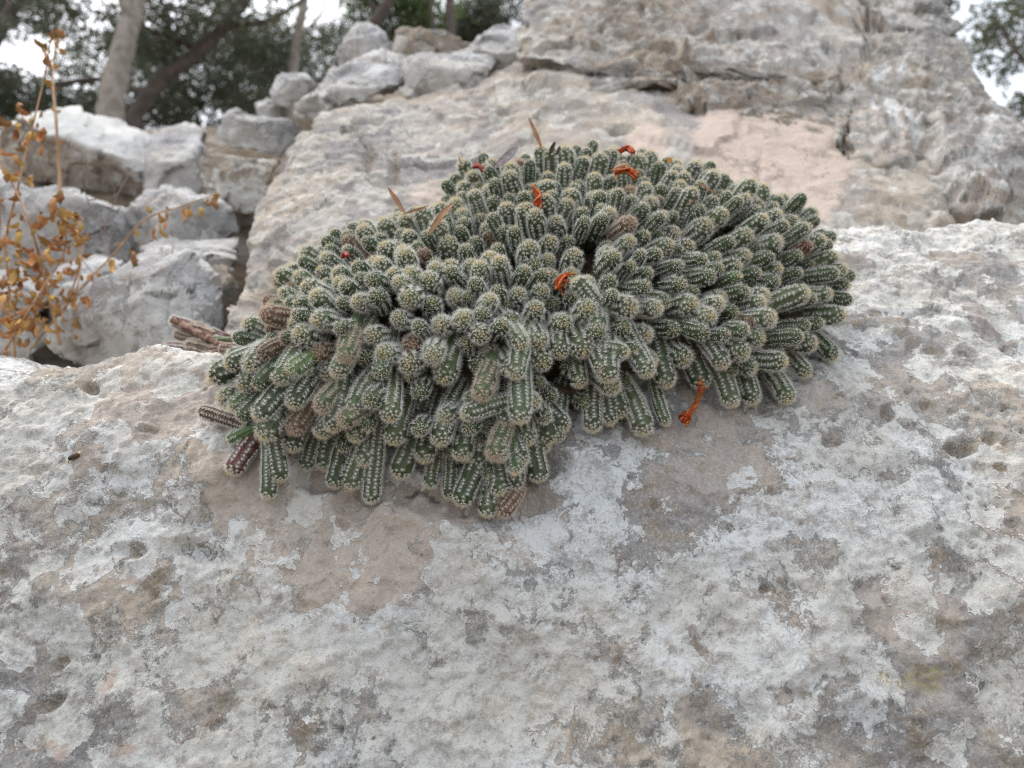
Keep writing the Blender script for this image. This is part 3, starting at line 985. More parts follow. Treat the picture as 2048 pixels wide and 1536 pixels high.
    for i in range(30):          # the crown: areoles in a spiral from the growing point
        fr_ = math.sqrt((i + 0.4) / 30) * 0.97
        sv = float(np.interp(-fr_ * rd_tab[0], -rd_tab, sv_tab))
        areole(sv, i * 2.39996 + rs.normal() * 0.1, max(0.0, 1.0 - fr_ * 0.95))
    pos = L - 1.25 * R
    while pos > L * (1 - cover):
        sv = pos / L
        for k in range(ribs):
            if rs.rand() > 0.04:
                areole(sv + rs.normal() * 0.0002 / L, 2 * np.pi * k / ribs + tw * sv + rs.normal() * 0.03, 0.0)
        pos -= 0.0024
    for k in range(18):
        dv = tipdir * 0.9 + rs.normal(size=3) * 0.45
        spine(tip - tipdir * 0.0004 + rs.normal(size=3) * 0.0007, dv, slen * rs.uniform(0.6, 1.1), rs.uniform(0.75, 1), 0.00018)
    return (V, F), (np.array(SV), np.array(SF), np.array(ST)), tip, tipdir


def body_mesh(name, VF, mat):
    V, F = VF
    me = bpy.data.meshes.new(name)
    me.from_pydata([tuple(v) for v in V], [], F)
    me.materials.append(mat)
    me.polygons.foreach_set('use_smooth', [True] * len(F))
    me.update()
    return me


def spine_mesh(name, SVF, mat):
    me = mesh_from(name, SVF[0], SVF[1], [mat], smooth_shade=False)
    set_attr(me, 'tan', SVF[2])
    return me


VAR = []      # (body mesh, spine mesh, tip, tipdir, raw)
for k in range(18):
    rs = np.random.RandomState(100 + k)
    raw = make_stem(200 + k, rs.uniform(0.040, 0.050), rs.uniform(0.0044, 0.0054), rs.uniform(0.0, 0.6), ribs=int(rs.choice([8, 9, 9, 10])), spines=15, slen=rs.uniform(0.0027, 0.0035), cover=0.60, swell=rs.uniform(0.02, 0.16), taper=rs.uniform(-0.05, 0.14))
    VAR.append((body_mesh('stem', raw[0], M_stem), spine_mesh('spines', raw[1], M_spine), raw[2], raw[3], raw))
LONG = []
for k in range(7):
    rs = np.random.RandomState(300 + k)
    raw = make_stem(400 + k, rs.uniform(0.056, 0.070), rs.uniform(0.0046, 0.0055), rs.uniform(0.05, 0.42), ribs=int(rs.choice([8, 9])), spines=16, slen=rs.uniform(0.0026, 0.0034), cover=0.85, swell=0.06)
    LONG.append((body_mesh('stem', raw[0], M_stem), spine_mesh('spines', raw[1], M_spine), raw[2], raw[3], raw))
SMALL = []
for k in range(6):
    rs = np.random.RandomState(500 + k)
    raw = make_stem(600 + k, 0.030, rs.uniform(0.0042, 0.0050), rs.uniform(0.0, 0.4), ribs=8, spines=9, slen=0.0037, cover=0.5)
    SMALL.append((body_mesh('stem', raw[0], M_stem), spine_mesh('spines', raw[1], M_spine), raw[2], raw[3], raw))


def recolour(v, mb, ms):
    b = v[0].copy(); b.materials[0] = mb
    s = v[1].copy(); s.materials[0] = ms
    return (b, s, v[2], v[3], v[4])


RED = [recolour(LONG[k], M_red, M_spine) for k in (0, 3)] + [recolour(VAR[2], M_red, M_spine_tan)]
OLD = [recolour(VAR[k], M_old, M_spine_tan) for k in (1, 4)] + [recolour(SMALL[k], M_old, M_spine_tan) for k in (0, 2)]
FRESH = [recolour(SMALL[k], M_fresh, M_spine) for k in (1, 3)]
PINK = [recolour(VAR[k], M_stem, M_spine_tan) for k in (3, 5)]

# frame of the cushion's footprint: a plane leaning on the boulder
P0 = np.array([0.0, 0.455, CAM[2]])
Uax = np.array([0.0, 0.46, 0.888]); Uax /= np.linalg.norm(Uax)
Xax = np.array([1.0, 0, 0])
Nax = np.cross(Xax, Uax)              # towards the viewer and up
if Nax[1] > 0:
    Nax = -Nax

OUT = [(405, 838), (440, 800), (478, 735), (520, 655), (580, 590), (630, 545), (690, 500), (760, 450), (800, 420), (870, 415), (885, 355), (930, 325), (1010, 325), (1100, 302), (1200, 300), (1290, 302), (1370, 330), (1450, 345),
       (1520, 375), (1600, 420), (1650, 465), (1668, 500), (1680, 550), (1708, 590), (1706, 650), (1690, 690), (1660, 735), (1610, 765), (1580, 812), (1520, 815), (1460, 840), (1380, 825), (1330, 800), (1290, 885), (1250, 850), (1200, 885), (1130, 885),
       (1095, 930), (1080, 985), (1040, 1015), (985, 1040), (920, 1025), (850, 985), (790, 985), (740, 1005), (690, 990), (610, 960), (540, 990), (510, 930), (490, 900), (440, 870)]


def surf_uv(px, py):
    r = ray(px, py)
    s = ((P0 - CAM) @ Nax) / (r @ Nax)
    p = CAM + r * s
    h = hit_front(px, py, bvh)
    if h is not None and h[1] < p[1] + 0.03:
        p = h
    q = p - P0
    return np.array([q @ Xax, q @ Uax])


POLY = np.array([surf_uv(x, y + (50 * min(1.0, (560 - y) / 160.0) if y < 560 else 0)) for x, y in OUT])
gu = np.arange(-0.26, 0.30, 0.004); gv = np.arange(-0.06, 0.42, 0.004)
U_, V_ = np.meshgrid(gu, gv)
G = np.stack([U_.ravel(), V_.ravel()], axis=1)
A, B = POLY, np.roll(POLY, -1, axis=0)


def poly_dist(G):
    ab = B - A
    t = np.clip(((G[:, None] - A) * ab).sum(-1) / (ab * ab).sum(-1), 0, 1)
    dd = np.linalg.norm(G[:, None] - (A + t[..., None] * ab), axis=-1).min(axis=1)
    inside = np.zeros(len(G), bool)
    for a, b in zip(A, B):
        c = ((a[1] > G[:, 1]) != (b[1] > G[:, 1])) & (G[:, 0] < (b[0] - a[0]) * (G[:, 1] - a[1]) / (b[1] - a[1] + 1e-12) + a[0])
        inside ^= c
    return np.where(inside, dd, -dd)


def blur(a, k):
    for ax in (0, 1):
        w = np.exp(-np.linspace(-2, 2, 2 * k + 1) ** 2)
        w /= w.sum()
        pad = [(0, 0), (0, 0)]; pad[ax] = (k, k)
        a2 = np.pad(a, pad, mode='edge')
        a = np.apply_along_axis(lambda m: np.convolve(m, w, 'valid'), ax, a2)
    return a


D = poly_dist(G).reshape(U_.shape)
H0 = np.zeros(len(G))
for i, (u, v) in enumerate(G):
    o = P0 + Xax * u + Uax * v + Nax * 0.25
    h = bvh.ray_cast(Vector(o), Vector(-Nax), 0.30)
    H0[i] = max(0.25 - h[3], -0.002) if h[0] is not None else -0.002
H0 = blur(H0.reshape(U_.shape), 5)
Dm = 0.125
lump = fbm(np.stack([G[:, 0], G[:, 1], 0 * G[:, 0]], axis=1), 16, 2).reshape(U_.shape)
prof = np.sqrt(np.clip(1 - (1 - np.clip(D / Dm, 0, 1)) ** 2, 0, 1))
HT = H0 + 0.007 + prof * (0.064 + 0.020 * lump)
HT = np.where(D < 0, H0, HT)
Ds = blur(D, 12)
gvv, guu = np.gradient(Ds, 0.004)
hvv, huu = np.gradient(blur(HT, 8), 0.004)


def samp(arr, uv):
    x = np.clip((uv[0] - gu[0]) / 0.004, 0, len(gu) - 1.001); y = np.clip((uv[1] - gv[0]) / 0.004, 0, len(gv) - 1.001)
    i, j = int(x), int(y)
    fx, fy = x - i, y - j
    return (arr[j, i] * (1 - fx) + arr[j, i + 1] * fx) * (1 - fy) + (arr[j + 1, i] * (1 - fx) + arr[j + 1, i + 1] * fx) * fy


UPd = np.array([0, 0.12, 0.99]); FRd = np.array([0, -0.985, -0.12])


CEN = surf_uv(1010, 720)


def stem_dir(uv, jit, rs):
    d_ = samp(Ds, uv)
    o = -np.array([samp(guu, uv), samp(gvv, uv)])
    o /= max(np.linalg.norm(o), 1e-6)
    cen = CEN
    rad = uv - cen
    rad = rad / np.array([0.20, 0.17])
    rl = np.linalg.norm(rad)
    o2 = rad / max(rl, 1e-6)
    mixk = 0.6
    oo = o2 * mixk + o * (1 - mixk)
    oo /= max(np.linalg.norm(oo), 1e-6)
    a = math.radians(56) * min(1.0, 0.04 + 1.0 * rl)
    v = FRd * math.cos(a) + (Xax * oo[0] + UPd * oo[1]) * math.sin(a)
    nv = Nax - Xax * samp(huu, uv) - Uax * samp(hvv, uv)
    nv = nv / np.linalg.norm(nv)
    v = v * 0.62 + nv * 0.38
    v = v + rs.normal(size=3) * jit
    return v / np.linalg.norm(v)


def dome(uv, lift=0.0):
    return P0 + Xax * uv[0] + Uax * uv[1] + Nax * (samp(HT, uv) + lift)


plant = bpy.data.objects.new('cactus', None)
COL.objects.link(plant)
plant.location = dome(np.array([0.0, 0.1]), -0.05)
plant['label'] = 'dense cushion of finger-like spiny green cactus stems spilling over the pale boulder'
plant['category'] = 'cactus'
bpy.context.view_layer.update()
PINV = Matrix.Translation(-plant.location)


def frame_to(zdir, roll):
    z = np.asarray(zdir) / np.linalg.norm(zdir)
    a = np.cross(z, [0.3, 0.9, 0.1]); a /= np.linalg.norm(a)
    b = np.cross(z, a)
    x = a * math.cos(roll) + b * math.sin(roll)
    return np.stack([x, np.cross(z, x), z], axis=1)


def stem_matrix(var, tip, d_, roll, sc):
    tipL, dirL = var[2], var[3]
    # local frame whose third axis is the stem's tip direction
    xl = np.array([dirL[2], 0, -dirL[0]])
    Lf = np.stack([xl, np.cross(dirL, xl), dirL], axis=1)
    R = frame_to(d_, roll) @ Lf.T
    t = tip - R @ (tipL * sc)
    M = np.eye(4)
    M[:3, :3] = R * sc
    M[:3, 3] = t
    return M


def fit(v, p, d_, sc):
    """Matrix of a stem with its tip at p, rolled and turned until its base lies inside the cushion."""
    r0 = rs.uniform(0, 6.28)
    for it in range(16):
        best = None
        for k in range(6):
            M = stem_matrix(v, p, d_, r0 + k * 1.047, sc)
            q = M[:3, 3] - P0
            uv = np.array([q @ Xax, q @ Uax])
            over = q @ Nax - samp(HT, uv) + 0.016 if samp(D, uv) > 0 else q @ Nax - samp(H0, uv) + 0.004
            if best is None or over < best[0]:
                best = (over, M)
            if over < -0.004 and k >= 0:
                return M
        if best[0] < 0:
            return best[1]
        d_ = d_ + Nax * 0.16
        d_ = d_ / np.linalg.norm(d_)
    return best[1]


STEMS = []      # (size, variant, matrix)
rs = np.random.RandomState(42)
GAPS = [(surf_uv(1185, 625), 0.011), (surf_uv(830, 690), 0.007), (surf_uv(860, 590), 0.005), (surf_uv(800, 580), 0.006)]
pts = []
order = []
for _ in range(26000):
    uv = np.array([rs.uniform(-0.25, 0.29), rs.uniform(-0.05, 0.40)])
    dd = samp(D, uv)
    if dd < 0.008:
        continue
    if any(np.linalg.norm(uv - g) < r for g, r in GAPS):
        continue
    p = dome(uv)
    q = np.array(pts) if pts else np.zeros((0, 3))
    need = 0.0131 + 0.0010 * rs.normal()
    if len(q) and np.min(np.linalg.norm(q - p, axis=1)) < need:
        continue
    pts.append(p)
    order.append((uv, dd, p))
for uv, dd, p in order:
    d_ = stem_dir(uv, 0.085, rs)
    lowedge = uv[1] < 0.10 and dd < 0.042
    sc = rs.uniform(0.80, 1.16)
    var = rs.randint(len(VAR))
    p = p + d_ * rs.normal() * 0.0038
    roll = rs.uniform(0, 6.28)
    pool = VAR
    if lowedge and rs.rand() < 0.75:
        pool = LONG; var = rs.randint(len(LONG))
        d_ = d_ + np.array([0, 0.15, -0.70]) * rs.uniform(0.5, 1.2)
        d_ /= np.linalg.norm(d_)
    k = rs.rand()
    edge_old = uv[0] < -0.10 and dd < 0.05
    v = pool[var]
    if k < (0.16 if edge_old else 0.018):
        v = OLD[rs.randint(2)]
    elif k < (0.20 if edge_old else 0.022):
        v = PINK[rs.randint(2)]
    elif k < (0.24 if edge_old else 0.027):
        v = RED[2]
    elif k < 0.036 if not edge_old else False:
        v = FRESH[rs.randint(2)]
    STEMS.append((sc * (1.15 if pool is LONG else 1.0), v, fit(v, p, d_, sc)))
# small late comers sunk between the others
pts2 = list(pts)
for _ in range(9000):
    uv = np.array([rs.uniform(-0.25, 0.29), rs.uniform(-0.05, 0.40)])
    dd = samp(D, uv)
    if dd < 0.006 or any(np.linalg.norm(uv - g) < r * 0.7 for g, r in GAPS):
        continue
    p = dome(uv)
    q = np.array(pts2)
    if np.min(np.linalg.norm(q - p, axis=1)) < 0.0114:
        continue
    pts2.append(p)
    d_ = stem_dir(uv, 0.16, rs)
    sc = rs.uniform(0.62, 0.9)
    v = SMALL[rs.randint(len(SMALL))] if rs.rand() > 0.06 else OLD[2 + rs.randint(2)]
    STEMS.append((sc * 0.7, v, stem_matrix(v, p - d_ * rs.uniform(0.006, 0.013), d_, rs.uniform(0, 6.28), sc)))


def place(pool, tip_px, base_px, lift=0.004, ybase=None, sc=1.0, toward=0.0, tall=None):
    """A stem whose tip shows at one pixel and which comes from the direction of another."""
    ht = hit_front(*tip_px, bvh)
    uv = surf_uv(*tip_px)
    if tall is None:
        T = ht + Nax * lift if ht is not None else dome(uv, lift)
    else:
        T = tall
    hb = hit_front(*base_px, bvh)
    Bp = (hb if hb is not None else at(base_px[0], base_px[1], T[1] + 0.02)) + Nax * (lift + toward)
    d_ = T - Bp
    d_ /= np.linalg.norm(d_)
    v = pool[rs.randint(len(pool))]
    STEMS.append((1.3, v, fit(v, T, d_, sc)))


def on_dome(px, py, lift):
    """The point of the cushion's outer surface seen at a pixel."""
    r = ray(px, py)
    best = None
    for s in np.arange(0.38, 0.85, 0.002):
        p = CAM + r * s
        q = p - P0
        uv = np.array([q @ Xax, q @ Uax])
        if q @ Nax <= samp(HT, uv) + lift:
            best = p
            break
    return best if best is not None else at(px, py, 0.6)


# stems that hang free over the rock below the cushion, and the single big ones in the middle
for (t_, b_, sc, lf) in [((745, 1015), (752, 930), 0.95, 0.006), ((705, 990), (735, 900), 1.0, 0.008), ((672, 985), (690, 890), 0.9, 0.006), ((655, 955), (680, 850), 1.1, 0.009), ((540, 1005), (552, 930), 0.85, 0.005), ((612, 950), (640, 870), 0.8, 0.006), ((570, 980), (556, 900), 0.9, 0.010),
                     ((800, 975), (860, 850), 1.05, 0.012), ((850, 950), (890, 820), 1.15, 0.016), ((900, 1005), (915, 900), 0.8, 0.005), ((922, 1030), (965, 930), 1.0, 0.012), ((955, 965), (990, 850), 1.15, 0.018), ((975, 1045), (985, 960), 0.9, 0.008), ((1000, 1010), (985, 930), 1.05, 0.013),
                     ((735, 955), (775, 840), 1.05, 0.014), ((1183, 880), (1180, 800), 1.0, 0.010), ((1215, 870), (1205, 770), 1.0, 0.012), ((1285, 885), (1250, 770), 1.05, 0.010), ((1325, 810), (1290, 700), 1.15, 0.020), ((1455, 838), (1425, 740), 1.05, 0.014), ((1570, 815), (1530, 740), 1.0, 0.008),
                     ((1330, 860), (1300, 800), 0.7, 0.006), ((1130, 880), (1085, 845), 1.05, 0.012), ((1088, 925), (1062, 850), 1.0, 0.012), ((1050, 930), (1030, 860), 1.0, 0.016), ((860, 985), (880, 900), 0.8, 0.006), ((1096, 912), (1075, 830), 1.0, 0.014), ((1078, 978), (1062, 890), 0.95, 0.009), ((1030, 1000), (1030, 910), 0.95, 0.012), ((1110, 900), (1110, 820), 0.9, 0.010), ((1240, 855), (1215, 800), 1.0, 0.012), ((1500, 825), (1470, 760), 1.0, 0.010), ((1400, 800), (1360, 730), 1.1, 0.014), ((1660, 735), (1605, 680), 1.0, 0.010), ((1605, 768), (1560, 720), 0.95, 0.010), ((500, 900), (530, 830), 0.9, 0.008), ((590, 925), (640, 830), 1.05, 0.014)]:
    place(LONG, t_, b_, lf, sc=sc, toward=0.004)
for (t_, b_, pool, sc) in [((470, 962), (545, 850), RED[:2], 1.05), ((408, 838), (470, 855), RED[:1], 0.8), ((1000, 1045), (1072, 960), OLD[:2], 0.9)]:
    place(pool, t_, b_, 0.009, sc=sc)
# dried stems that sprawl over the rim at the left
for (t_, ty, b_, by, pool, sc) in [((332, 694), 0.60, (470, 700), 0.575, RED[1:2], 0.85), ((344, 640), 0.615, (470, 690), 0.585, RED[1:2], 0.9), ((352, 668), 0.61, (460, 708), 0.585, OLD[:1], 0.8), ((415, 700), 0.58, (500, 705), 0.57, RED[2:], 0.7),
                             ((612, 556), 0.60, (690, 560), 0.58, RED[2:], 0.9), ((640, 520), 0.60, (720, 545), 0.585, RED[2:], 0.9), ((430, 800), 0.50, (500, 790), 0.52, OLD[:1], 0.7), ((440, 700), 0.565, (520, 690), 0.56, OLD[1:2], 0.8), ((385, 655), 0.605, (480, 690), 0.58, OLD[2:3], 1.0), ((375, 690), 0.59, (480, 700), 0.57, OLD[3:], 1.0), ((455, 712), 0.545, (520, 700), 0.55, SMALL[:1], 0.9), ((425, 680), 0.585, (500, 690), 0.57, SMALL[1:2], 0.7), ((400, 715), 0.56, (480, 712), 0.56, OLD[2:3], 0.7)]:
    T, Bp = at(t_[0], t_[1], ty), at(b_[0], b_[1], by)
    v = pool[rs.randint(len(pool))]
    STEMS.append((1.6, v, stem_matrix(v, T, (T - Bp) / np.linalg.norm(T - Bp), rs.uniform(0, 6.28), sc)))
for (t_, b_, pool, sc, lf) in [((1030, 752), (1040, 690), LONG, 0.98, 0.009), ((1040, 842), (1040, 740), LONG, 1.05, 0.010), ((1215, 760), (1215, 700), LONG, 1.0, 0.008), ((1255, 705), (1190, 690), VAR, 0.95, 0.006), ((1150, 560), (1240, 640), VAR, 1.0, 0.008), ((1195, 660), (1200, 600), VAR, 0.95, 0.004),
                         ((690, 720), (700, 680), PINK, 1.0, 0.004), ((960, 795), (980, 740), PINK, 1.0, 0.006), ((925, 830), (1000, 800), VAR, 1.0, 0.006), ((985, 915), (1010, 850), PINK, 0.95, 0.008), ((680, 845), (740, 790), PINK[:1], 0.95, 0.006), ((575, 745), (620, 710), FRESH, 1.05, 0.004), ((1030, 945), (1030, 900), FRESH[:1], 0.95, 0.006),
                         ((458, 880), (490, 850), FRESH[1:], 0.75, 0.004), ((462, 818), (480, 800), FRESH[:1], 0.8, 0.004), ((500, 735), (520, 690), VAR, 1.1, 0.006)]:
    T = on_dome(t_[0], t_[1], lf)
    Bp = on_dome(b_[0], b_[1], -0.004)
    d_ = T - Bp
    d_ /= np.linalg.norm(d_)
    v = pool[rs.randint(len(pool))]
    STEMS.append((1.5, v, fit(v, T, d_, sc)))

STEMS.sort(key=lambda q: -q[0])
print('STEMS', len(STEMS))
special = {id(v): lab for vs_, lab in ((RED, 'dried reddish brown stem'), (OLD, 'withered brown stem'), (FRESH, 'bright fresh green stem')) for v in vs_ for v in [v]}
PL = Matrix.Translation(-plant.location)
for q, v, M in STEMS[:300]:
    o = bpy.data.objects.new('stem', v[0])
    COL.objects.link(o)
    o.parent = plant
    o.matrix_basis = PL @ Matrix(M.tolist())
    if id(v) in special:
        o['label'] = special[id(v)]
    s_ = bpy.data.objects.new('spines', v[1])
    COL.objects.link(s_)
    s_.parent = o
    s_['kind'] = 'stuff'
# the rest, smaller and half buried: one mesh of bodies and one of their spines
rest = STEMS[300:]
mats = [M_stem, M_fresh, M_red, M_old, M_spine, M_spine_tan]
bV, bF3, bF4, sV, sF, sT, sM = [], [], [], [], [], [], []
bn = sn = 0
bag = Bag()
for q, v, M in rest:
    (V, F), (SV, SF, ST), _, _ = v[4]
    ks = np.where(np.random.RandomState(sn % 9973).rand(len(SV) // 4) < 0.42)[0]      # fewer bristles on the buried ones
    SV = SV.reshape(-1, 4, 3)[ks].reshape(-1, 3); ST = ST.reshape(-1, 4)[ks].ravel()
    SF = (np.arange(len(ks))[:, None, None] * 4 + np.array([[0, 1, 3], [1, 2, 3], [2, 0, 3]])).reshape(-1, 3)
    W = V @ M[:3, :3].T + M[:3, 3] - np.array(plant.location)
    bag.add(W, F, mats.index(v[0].materials[0]))
    sV.append(SV @ M[:3, :3].T + M[:3, 3] - np.array(plant.location))
    sF.append(SF + sn); sT.append(ST); sM.append(np.full(len(SF), mats.index(v[1].materials[0])))
    sn += len(SV)
if rest:
    small_o = link('small_stems', bag.mesh('small_stems', mats), plant, kind='stuff')
    me = mesh_from('spines', np.concatenate(sV), np.concatenate(sF), mats, np.concatenate(sM), False)
    set_attr(me, 'tan', np.concatenate(sT))
    link('spines', me, small_o, kind='stuff')
    print('REST', len(rest), 'tris', sum(len(f) for f in sF))

# the dark matted core of old stem bases and soil
idx = -np.ones(U_.shape, int)
CV = []
for j in range(0, len(gv)):
    for i in range(0, len(gu)):
        if D[j, i] > 0.024:
            uv = np.array([gu[i], gv[j]])
            hgt = HT[j, i] - 0.026 * smooth(0.008, 0.05, D[j, i]) - 0.010
            idx[j, i] = len(CV)
            CV.append(P0 + Xax * uv[0] + Uax * uv[1] + Nax * hgt)
CF = [(idx[j, i], idx[j, i + 1], idx[j + 1, i + 1], idx[j + 1, i]) for j in range(len(gv) - 1) for i in range(len(gu) - 1) if min(idx[j, i], idx[j, i + 1], idx[j + 1, i + 1], idx[j + 1, i]) >= 0]
edges = {}
for f in CF:
    for a, b in zip(f, f[1:] + f[:1]):
        edges[(a, b)] = edges.get((b, a), 0) + 1
        if (b, a) in edges:
            edges[(b, a)] = 2; edges[(a, b)] = 2
low = {}
for (a, b), k in list(edges.items()):
    if k == 1 and (b, a) not in edges:
        for q in (a, b):
            if q not in low:
                low[q] = len(CV)
                hr = bvh.ray_cast(Vector(CV[q]), Vector(-Nax), 0.3)
                CV.append(CV[q] - Nax * ((hr[3] if hr[0] is not None else 0.06) + 0.006))
        CF.append((b, a, low[a], low[b]))
CV = np.array(CV)
CV = CV + Nax * (fbm(CV, 120, 3)[:, None] * 0.005)
M_core = simple_mat('old_stem_mat', (0.045, 0.032, 0.022), 0.9, vcol=(0.085, 0.06, 0.035), nscale=160, bump=0.002)
link('root_mat', mesh_from('root_mat', CV - np.array(plant.location), np.array(CF), [M_core]), plant)

# withered flowers: crumpled red and orange tubes
M_petal = simple_mat('withered_petal', (0.34, 0.028, 0.014), 0.85, vcol=(0.44, 0.10, 0.022), nscale=520, bump=0.0016, spec=0.1)
M_strand = simple_mat('dry_petal_strand', (0.46, 0.17, 0.04), 0.85, vcol=(0.38, 0.06, 0.025), nscale=300)
M_dark_red = simple_mat('dark_red_petal', (0.20, 0.02, 0.018), 0.6, vcol=(0.30, 0.04, 0.02), nscale=300)


def flower(pix, lifts, r0, label, mat=M_petal, strands=3, seed=0):
    rs_ = np.random.RandomState(seed)
    P = np.array([on_dome(px, py, lf) if lf is not None else at(px, py, 0.52) for (px, py), lf in zip(pix, lifts)])
    C_ = P.mean(axis=0)
    pts_ = spline(P, 16)
    r = 0.8 * r0 * (0.55 + 0.45 * np.sin(np.linspace(0.3, 2.6, 16))) * (1 + 0.18 * rs_.normal(size=16))
    b = Bag()
    V, F = tube(pts_ - C_, r, 16, 0.28, 5, r0 * 0.35, twist=0.22)
    V[:, 0] += 0
    b.add(V, F, 0)
    for k in range(strands):
        off = rs_.normal(size=3) * r0 * 0.75
        V, F = tube(spline(P + off + rs_.normal(size=P.shape) * r0 * 0.5, 12) - C_, r0 * rs_.uniform(0.18, 0.3), 6, 0.2, 3, r0 * 0.1)
        b.add(V, F, 1)
    me = b.mesh('withered_flower', [mat, M_strand])
    o = link('withered_flower', me, plant)
    o.location = Vector(C_) - plant.location
    o['label'] = label
    return o


flower([(1242, 302), (1255, 296), (1268, 304)], [0.008] * 3, 0.0024, 'shrivelled red flower on the top edge', seed=1)
flower([(1230, 345), (1252, 340), (1272, 354)], [0.008] * 3, 0.0022, 'curled orange red flower just below the top edge', seed=2, strands=4)
flower([(1070, 380), (1078, 393), (1074, 410)], [0.007] * 3, 0.0026, 'red curled flower in the upper middle', seed=3, strands=4)
flower([(946, 335), (958, 332), (968, 342)], [0.005] * 3, 0.0020, 'small dark red flower at the upper left edge', M_dark_red, 1, seed=4)
flower([(1116, 578), (1120, 558), (1138, 549)], [0.008] * 3, 0.0024, 'orange red bent flower in the middle', seed=5, strands=4)
flower([(684, 514), (690, 508), (696, 512)], [0.010] * 3, 0.0018, 'tiny dark red bud remnant on the left slope', M_dark_red, 0, seed=6)
flower([(1400, 765), (1397, 795), (1384, 820), (1368, 842)], [0.006, 0.010, 0.012, 0.012], 0.0020, 'long withered orange flower hanging over the rock', M_strand, 6, seed=7)
flower([(1374, 828), (1366, 842)], [0.013, 0.012], 0.0034, 'red mouth of the long hanging flower', M_petal, 2, seed=8)

# dead woody stalks sprawling to the left
M_stalk = simple_mat('dead_stalk', (0.10, 0.045, 0.035), 0.9, vcol=(0.30, 0.19, 0.14), nscale=230, bump=0.002)
for pix, ys_, r0 in [([(346, 640), (390, 662), (440, 688), (490, 700)], (0.60, 0.59, 0.575, 0.56), 0.0042), ([(318, 700), (360, 702), (410, 712), (480, 712)], (0.605, 0.595, 0.58, 0.56), 0.0032), ([(400, 700), (425, 688), (440, 672)], (0.585, 0.58, 0.58), 0.0009)]:
    P = spline([at(px, py, y) for (px, py), y in zip(pix, ys_)], 18)
    C_ = P.mean(axis=0)
    V, F = tube(P - C_, r0 * 0.6 * (1 + 0.25 * np.sin(np.arange(18) * 1.7) * np.cos(np.arange(18) * 0.6)), 12, 0.14, 5, r0 * 0.4)
    b = Bag(); b.add(V, F)
    o = link('dead_stalk', b.mesh('dead_stalk', [M_stalk]), plant)
    o.location = Vector(C_) - plant.location
    o['label'] = 'bare reddish brown dead stalk'

# ------------------------------------------------------------------ fallen leaves and bits lying on the cactus and the rock
def blade(L, W, curl, fold, n=14, seed=0):
    rs_ = np.random.RandomState(seed)
    b = Bag()
    s = np.linspace(0, 1, n)
    wd = W * np.sin(np.pi * np.clip(s * 0.94 + 0.04, 0, 1)) ** 0.75
    a = curl * (s - 0.3)
    x = np.cumsum(np.cos(a)) * L / n
    z = np.cumsum(np.sin(a)) * L / n
    rows_ = []
    for side in (0, 1):
        for k in range(n):
            for t_ in (-1, -0.5, 0, 0.5, 1):
                rows_.append((x[k], t_ * wd[k] / 2 * (1 - 0.25 * fold), z[k] + fold * abs(t_) ** 1.4 * wd[k] * 0.5 - side * 0.00025))
    V = np.array(rows_)
    V += np.stack([fbm(V, 220, 2, off=q + seed) for q in (1, 5, 9)], axis=1) * W * 0.05
    F = []
    for side in (0, 1):
        o_ = side * n * 5
        for k in range(n - 1):
            for j in range(4):
                f = (o_ + k * 5 + j, o_ + k * 5 + j + 1, o_ + (k + 1) * 5 + j + 1, o_ + (k + 1) * 5 + j)
                F.append(f if side == 0 else f[::-1])
    for k in range(n - 1):
        for j in (0, 4):
            F.append((k * 5 + j, (k + 1) * 5 + j, n * 5 + (k + 1) * 5 + j, n * 5 + k * 5 + j))
    b.add(V, F)
    return b


def lay(me, p, q, facing, roll=0.0):
    p, q = np.asarray(p), np.asarray(q)
    x = q - p
    x = x / np.linalg.norm(x)
    z = facing - x * (facing @ x)
    z /= np.linalg.norm(z)
    y = np.cross(z, x)
    M = Matrix(((x[0], y[0], z[0], p[0]), (x[1], y[1], z[1], p[1]), (x[2], y[2], z[2], p[2]), (0, 0, 0, 1)))
    return M @ Matrix.Rotation(roll, 4, 'X')


